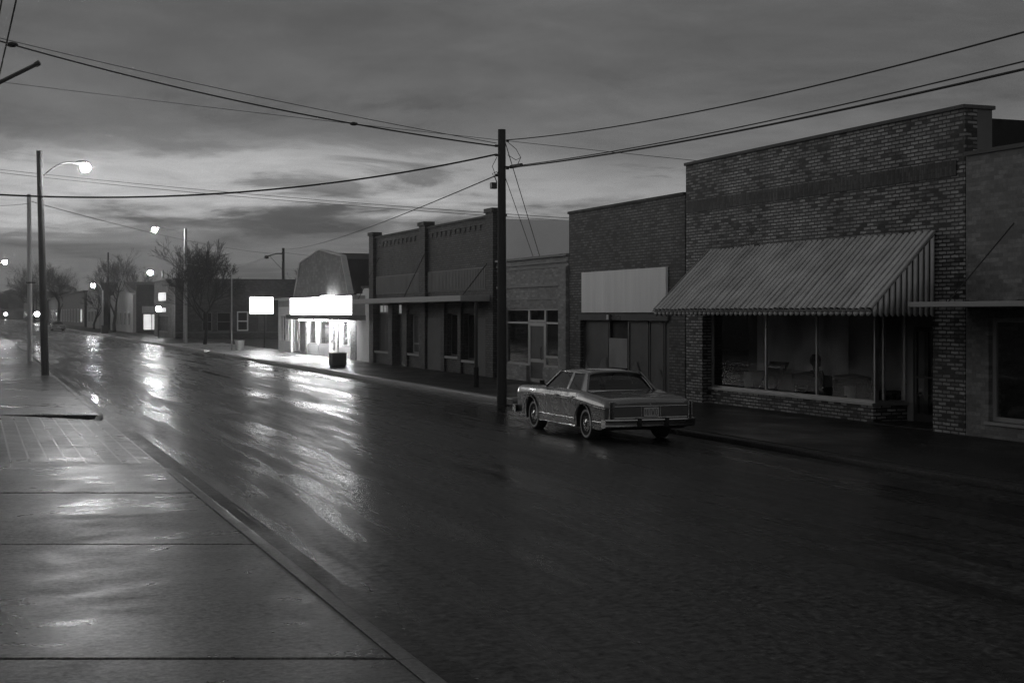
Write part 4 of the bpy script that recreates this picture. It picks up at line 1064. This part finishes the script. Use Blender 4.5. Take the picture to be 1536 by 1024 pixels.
    # seats
    for (sx, sy) in ((-.38, .1), (.38, .1)):
        m = MB(); m.prism([(sy-.35, .95), (sy-.2, .95), (sy-.3, 1.12), (sy-.42, 1.12)], 'x', sx-.3, sx+.3); m.build('seat', INTER, t, bevel=.04)
    m = MB(); m.box((-.7, -1.1, .945), (.7, -.75, .97)); m.prism([(-.82, .95), (-.62, .95), (-.78, 1.07), (-.88, 1.07)], 'x', -.66, .66); m.build('rear_seat', INTER, t, bevel=.03)
    # doors (a skin 4 mm proud), handles and mouldings
    for s in (-1, 1):
        for (ya, yb) in ((1.02, -.20), (-.215, -1.0)):
            m = MB(); rows = []
            nst = 14
            for k in range(nst+1):
                y = ya+(yb-ya)*k/nst; S = sec(y)
                e_ = [(s*(S[j][0]+.005), y, S[j][1]) for j in range(6, 13)]
                if k in (0, nst): rows.append([(q[0]-s*.02, q[1], q[2]) for q in e_])
                if k == nst: rows.insert(-1, e_)
                else: rows.append(e_)
            m.grid(rows); d = m.build('door', PAINT, t, smooth=50)
            m = MB(); yh = yb+.18; m.box((s*.965, yh-.08, .825), (s*.995, yh+.08, .85)); m.box((s*.95, yh-.03, .80), (s*.985, yh+.05, .826)); m.build('handle', CHROME, d, bevel=.008)
        m = MB()
        for seg in ((-.98, 1.03),):
            m.tube([(s*(sec(y)[11][0]+.012), y, .40) for y in [seg[0]+(seg[1]-seg[0])*k/8 for k in range(9)]], .011, 6)
        m.tube([(s*(sec(y)[12][0]+.012), y, .245) for y in [-.98+2.01*k/8 for k in range(9)]], .017, 6)
        m.tube([(s*(sec(y)[11][0]+.012), y, .40) for y in (-2.35, -2.1, -1.80)], .012, 6)
        m.tube([(s*(sec(y)[8][0]+.004), y, sec(y)[8][1]-.01) for y in [-2.4+4.7*k/24 for k in range(25)]], .006, 6)
        for w in WY:
            m.tube([(s*(.982), w+(AR+.012)*math.cos(a), .325+(AR+.012)*math.sin(a)) for a in [math.pi*k/20 for k in range(21)]], .009, 6)
        m.build('side_moulding', CHROME, t, smooth=60)
        m = MB(); m.box((s*.90, .80, 1.0), (s*1.0, .86, 1.09)); m.tube([(s*.80, .84, .95), (s*.93, .83, 1.02)], .014, 6); m.build('mirror', UNDER if s < 0 else CHROME, t, bevel=.02)
        # tail lamp in the fender blade
        m = MB(); m.prism([(.835, .43), (.90, .43), (.895, .80), (.845, .80)], 'y', -2.525, -2.44); 
        if s < 0: m.v = [(-x, y, z) for x, y, z in m.v]
        tl = m.build('tail_light', TAIL, t, bevel=.008)
        m = MB(); q = [(s*.828, -2.53, .425), (s*.908, -2.53, .425), (s*.902, -2.53, .81), (s*.838, -2.53, .81)]
        for k in range(4): m.tube([q[k], q[(k+1) % 4]], .008, 6)
        m.build('bezel', CHROME, tl)
        # head lights
        m = MB(); m.box((s*.45, 2.47, .56), (s*.85, 2.53, .76)); m.build('headlight', CHROME, t, bevel=.02)
        # wheels
        for w in WY:
            wh = MB().lathe((s*.79, w, .325), [(.20, -.10), (.30, -.11), (.33, -.075), (.335, 0), (.33, .075), (.30, .11), (.20, .10)], 36, 'x').build('wheel', RUBBER, t, smooth=40)
            sg = s
            def ring(r0, r1, x, nm, mat, bulge=0):
                m = MB(); rows = []
                for r, xo in ((r0, x+bulge), ((r0+r1)/2, x+bulge*.6), (r1, x)):
                    rows.append([(sg*(.79+xo), w+r*math.cos(2*math.pi*k/36), .325+r*math.sin(2*math.pi*k/36)) for k in range(36)])
                m.grid(rows, True); return m.build(nm, mat, wh, smooth=60)
            ring(.235, .275, .1135, 'whitewall_band', WHITEW)
            ring(.0, .085, .105, 'hub_cap', CHROME, .03)
            ring(.085, .215, .095, 'rim', CHROME, .01)
            m = MB()
            for k in range(20):
                a = 2*math.pi*k/20; m.tube([(sg*.893, w+.10*math.cos(a), .325+.10*math.sin(a)), (sg*.888, w+.19*math.cos(a), .325+.19*math.sin(a))], .008, 5)
            m.build('rim_slots', UNDER, wh)
    # rear end: trim panel, plate, bumper
    m = MB(); m.box((-.80, -2.512, .50), (.80, -2.49, .715)); m.build('tail_panel', plain('tail_trim', .10, .4, .1, 10, 0, metal=.4, obj=True), t)
    m = MB()
    for q in ([(-.80, -2.517, .72), (.80, -2.517, .72)], [(-.80, -2.517, .50), (.80, -2.517, .50)], [(-.21, -2.517, .5), (-.21, -2.517, .72)], [(.21, -2.517, .5), (.21, -2.517, .72)]): m.tube(q, .009, 6)
    m.build('tail_trim', CHROME, t)
    pl = MB().box((-.165, -2.535, .52), (.165, -2.525, .695)).build('licence_plate', PLATE, t)
    m = MB()
    def stroke(*pts): m.tube([(-.14+p*.07, -2.536, .545+q*.125) for p, q in pts], .007, 5)
    stroke((0, 0), (0, 1), (.35, .3), (.7, 1), (.7, 0)); stroke((1.1, 0), (1.1, 1), (1.75, 0), (1.75, 1)); stroke((2.1, 1), (2.3, 0), (2.5, .7), (2.7, 0), (2.9, 1))
    stroke((3.3, .1), (3.3, .9), (3.5, 1), (3.8, .9), (3.8, .1), (3.5, 0), (3.3, .1)); m.build('plate_characters', UNDER, pl)
    def bumper(s, nm):
        m = MB(); prof = [(0, .47), (.085, .475), (.10, .455), (.085, .43), (.088, .345), (.06, .315), (0, .32)]
        rows = []
        for k in range(25):
            v = -1+k/12; x = .985*v; curve = -.10*abs(v)**5
            rows.append([(x, s*(2.50+curve+p*1.25), z) for p, z in prof])
        for v in (-1, 1):
            row2 = [(v*(.995), s*(2.32-0+p*.2), z) for p, z in prof]
            rows = ([row2]+rows) if v < 0 else (rows+[row2])
        m.grid(rows, True, True); bp_ = m.build(nm, CHROME, t, smooth=45)
        m = MB()
        for x in (-.30, .30): m.prism([(s*2.5, .30), (s*2.655, .32), (s*2.67, .40), (s*2.655, .49), (s*2.5, .50)], 'x', x-.035, x+.035)
        m.build('bumper_guard', UNDER if s < 0 else CHROME, bp_, bevel=.012)
        m = MB(); m.grid([[(-.93+1.86*k/20, s*(2.622-.13*abs(-1+k/10)**5+.0), z) for k in range(21)] for z in (.425, .44)]); o = m.build('rub_strip', UNDER, bp_)
    bumper(-1, 'rear_bumper'); bumper(1, 'front_bumper')
    m = MB(); m.box((-.42, 2.48, .5), (.42, 2.53, .78)); m.build('grille', CHROME, t)
    m = MB(); m.tube([(.5, -2.45, .22), (.5, -2.66, .20)], .03, 8); m.build('exhaust', UNDER, t)
    MB().ellipsoid((.0, -2.50, .755), (.018, .012, .018), 8, 6).build('trunk_lock', CHROME, t)
    return t
car = make_car('grey full-size saloon car with whitewall tyres parked by the kerb', 'cars parked along the kerb')
c2 = copy_tree(car); c2.location = (11.2, 215, 0); c2['label'] = 'small distant car parked far down the street, seen from behind'
car.location = (12.25, 27.32, -.01); car.scale = (.975, 1, 1)

# scraps on the road
rnd = random.Random(77); m = MB()
for k in range(70):
    x = rnd.uniform(3, 13.5); y = rnd.uniform(9, 40); z = road_z(x)+.006
    if rnd.random() < .5: x = KL+abs(rnd.gauss(.25, .2))+.03; z = road_z(x)+.01
    a = rnd.uniform(0, 6.28); r = rnd.uniform(.008, .03)
    m.face([(x+r*math.cos(a), y+r*math.sin(a), z), (x-r*.6*math.sin(a), y+r*.6*math.cos(a), z+.004), (x-r*math.cos(a), y-r*math.sin(a), z), (x+r*.6*math.sin(a), y-r*.6*math.cos(a), z+.003)])
o = m.build('road_litter', 'bin_pale'); o['kind'] = 'stuff'

hm = bpy.data.materials.new('damp_air'); hm.use_nodes = True
hn = hm.node_tree; hn.nodes.clear(); ho = hn.nodes.new('ShaderNodeOutputMaterial'); hv = hn.nodes.new('ShaderNodeVolumePrincipled')
hv.inputs['Color'].default_value = g(.9); hv.inputs['Density'].default_value = .0005; hv.inputs['Anisotropy'].default_value = .88
hn.links.new(hv.outputs[0], ho.inputs['Volume']); M['haze'] = hm
hz = MB().box((-160, -60, -1.1), (180, 860, 26)).build('haze', 'haze'); hz['kind'] = 'stuff'

# ------------------------------------------------------------------ sky, sun, camera
AZ = R(-28); EL = R(7)            # sun behind the clouds down the street, to the west
W = bpy.data.worlds.new('World'); SC.world = W; W.use_nodes = True
nt = W.node_tree; nt.nodes.clear()
out = nt.nodes.new('ShaderNodeOutputWorld')
sky = nt.nodes.new('ShaderNodeTexSky'); sky.sky_type = 'NISHITA'; sky.sun_disc = False
sky.sun_elevation = EL; sky.sun_rotation = AZ
bw = nt.nodes.new('ShaderNodeRGBToBW'); L(nt, sky.outputs[0], bw.inputs[0])
bg1 = nt.nodes.new('ShaderNodeBackground'); bg1.inputs['Strength'].default_value = .05; L(nt, bw.outputs[0], bg1.inputs['Color'])
tc = nt.nodes.new('ShaderNodeTexCoord')
sp = nt.nodes.new('ShaderNodeSeparateXYZ'); L(nt, tc.outputs['Generated'], sp.inputs[0])
el = sp.outputs[2]
den = math_(nt, 'ADD', math_(nt, 'MAXIMUM', el, 0.0), .085)
cx = nt.nodes.new('ShaderNodeCombineXYZ')
L(nt, math_(nt, 'DIVIDE', sp.outputs[0], den), cx.inputs[0]); L(nt, math_(nt, 'DIVIDE', sp.outputs[1], den), cx.inputs[1])
n1 = noise(nt, cx.outputs[0], .30, 7, .55, .6)
n2 = noise(nt, cx.outputs[0], 1.15, 8, .62, .5)
n3 = noise(nt, cx.outputs[0], 3.2, 7, .6, .4)
cl = math_(nt, 'ADD', math_(nt, 'MULTIPLY', math_(nt, 'SUBTRACT', n1, .5), .085), math_(nt, 'ADD', math_(nt, 'MULTIPLY', math_(nt, 'SUBTRACT', n2, .5), .07), math_(nt, 'MULTIPLY', math_(nt, 'SUBTRACT', n3, .5), .03)))
e2 = math_(nt, 'ADD', el, cl)
bright = ramp(nt, e2, [(0, .085), (.040, .082), (.058, .10), (.071, .25), (.088, .30), (.108, .27), (.117, .15), (.126, .092), (.18, .074), (.5, .085), (1, .11)])
dull = ramp(nt, e2, [(0, .09), (.05, .12), (.075, .19), (.09, .17), (.11, .095), (.2, .076), (.5, .09), (1, .11)])
ah = math.radians(4)
dt = math_(nt, 'ADD', math_(nt, 'MULTIPLY', sp.outputs[0], math.sin(ah)), math_(nt, 'MULTIPLY', sp.outputs[1], math.cos(ah)))
fz = nt.nodes.new('ShaderNodeMapRange'); fz.interpolation_type = 'SMOOTHSTEP'
fz.inputs['From Min'].default_value = .93; fz.inputs['From Max'].default_value = .992; L(nt, dt, fz.inputs['Value'])
base = mixf(nt, fz.outputs[0], dull, bright)
bk = math_(nt, 'ADD', math_(nt, 'MULTIPLY', sp.outputs[0], -.62), math_(nt, 'MULTIPLY', sp.outputs[1], -.78))
fb = nt.nodes.new('ShaderNodeMapRange'); fb.interpolation_type = 'SMOOTHSTEP'
fb.inputs['From Min'].default_value = .0; fb.inputs['From Max'].default_value = .9; fb.inputs['To Min'].default_value = 1; fb.inputs['To Max'].default_value = 2.2; L(nt, bk, fb.inputs['Value'])
val = math_(nt, 'MULTIPLY', base, fb.outputs[0])
wisp = math_(nt, 'MULTIPLY', ramp(nt, n2, [(.38, .50), (.46, .97), (.58, 1.24)]), ramp(nt, n3, [(.3, .90), (.7, 1.08)]))
low = nt.nodes.new('ShaderNodeMapRange'); low.inputs['From Min'].default_value = .10; low.inputs['From Max'].default_value = .17; L(nt, el, low.inputs['Value'])
val = math_(nt, 'MULTIPLY', val, mixf(nt, low.outputs[0], wisp, math_(nt, 'MULTIPLY', ramp(nt, n2, [(.34, .80), (.66, 1.12)]), math_(nt, 'MULTIPLY', ramp(nt, n1, [(.3, .84), (.7, 1.14)]), ramp(nt, n3, [(.32, .87), (.68, 1.10)])))))
bg2 = nt.nodes.new('ShaderNodeBackground'); L(nt, val, bg2.inputs['Color']); bg2.inputs['Strength'].default_value = 1.6
mx = nt.nodes.new('ShaderNodeMixShader'); mx.inputs[0].default_value = .93
L(nt, bg1.outputs[0], mx.inputs[1]); L(nt, bg2.outputs[0], mx.inputs[2]); L(nt, mx.outputs[0], out.inputs['Surface'])

sl = bpy.data.lights.new('sun', 'SUN'); sl.energy = .12; sl.angle = R(20); sl.color = (1, .98, .95)
so = bpy.data.objects.new('sun', sl); COL.objects.link(so)
dirv = Vector((math.sin(AZ)*math.cos(EL), math.cos(AZ)*math.cos(EL), math.sin(EL)))
so.rotation_euler = dirv.to_track_quat('Z', 'Y').to_euler()

cd = bpy.data.cameras.new('camera'); cd.lens = 50; cd.sensor_width = 36; cd.shift_y = -42/1536; cd.clip_end = 4000; cd.clip_start = .1
co = bpy.data.objects.new('camera', cd); COL.objects.link(co); co.location = (0, 0, 2.5); co.rotation_euler = (R(90), 0, R(-20.7))
SC.camera = co
SC.view_settings.view_transform = 'Standard'; SC.view_settings.look = 'None'; SC.view_settings.gamma = 1; SC.view_settings.exposure = 0
SC.cycles.use_denoising = True; SC.cycles.denoiser = 'OPENIMAGEDENOISE'; SC.cycles.denoising_input_passes = 'RGB_ALBEDO_NORMAL'; SC.cycles.denoising_prefilter = 'FAST'
SC.cycles.max_bounces = 6; SC.cycles.diffuse_bounces = 3; SC.cycles.glossy_bounces = 4; SC.cycles.transparent_max_bounces = 12
SC.cycles.sample_clamp_indirect = 3; SC.cycles.sample_clamp_direct = 0; SC.cycles.caustics_reflective = False; SC.cycles.caustics_refractive = False
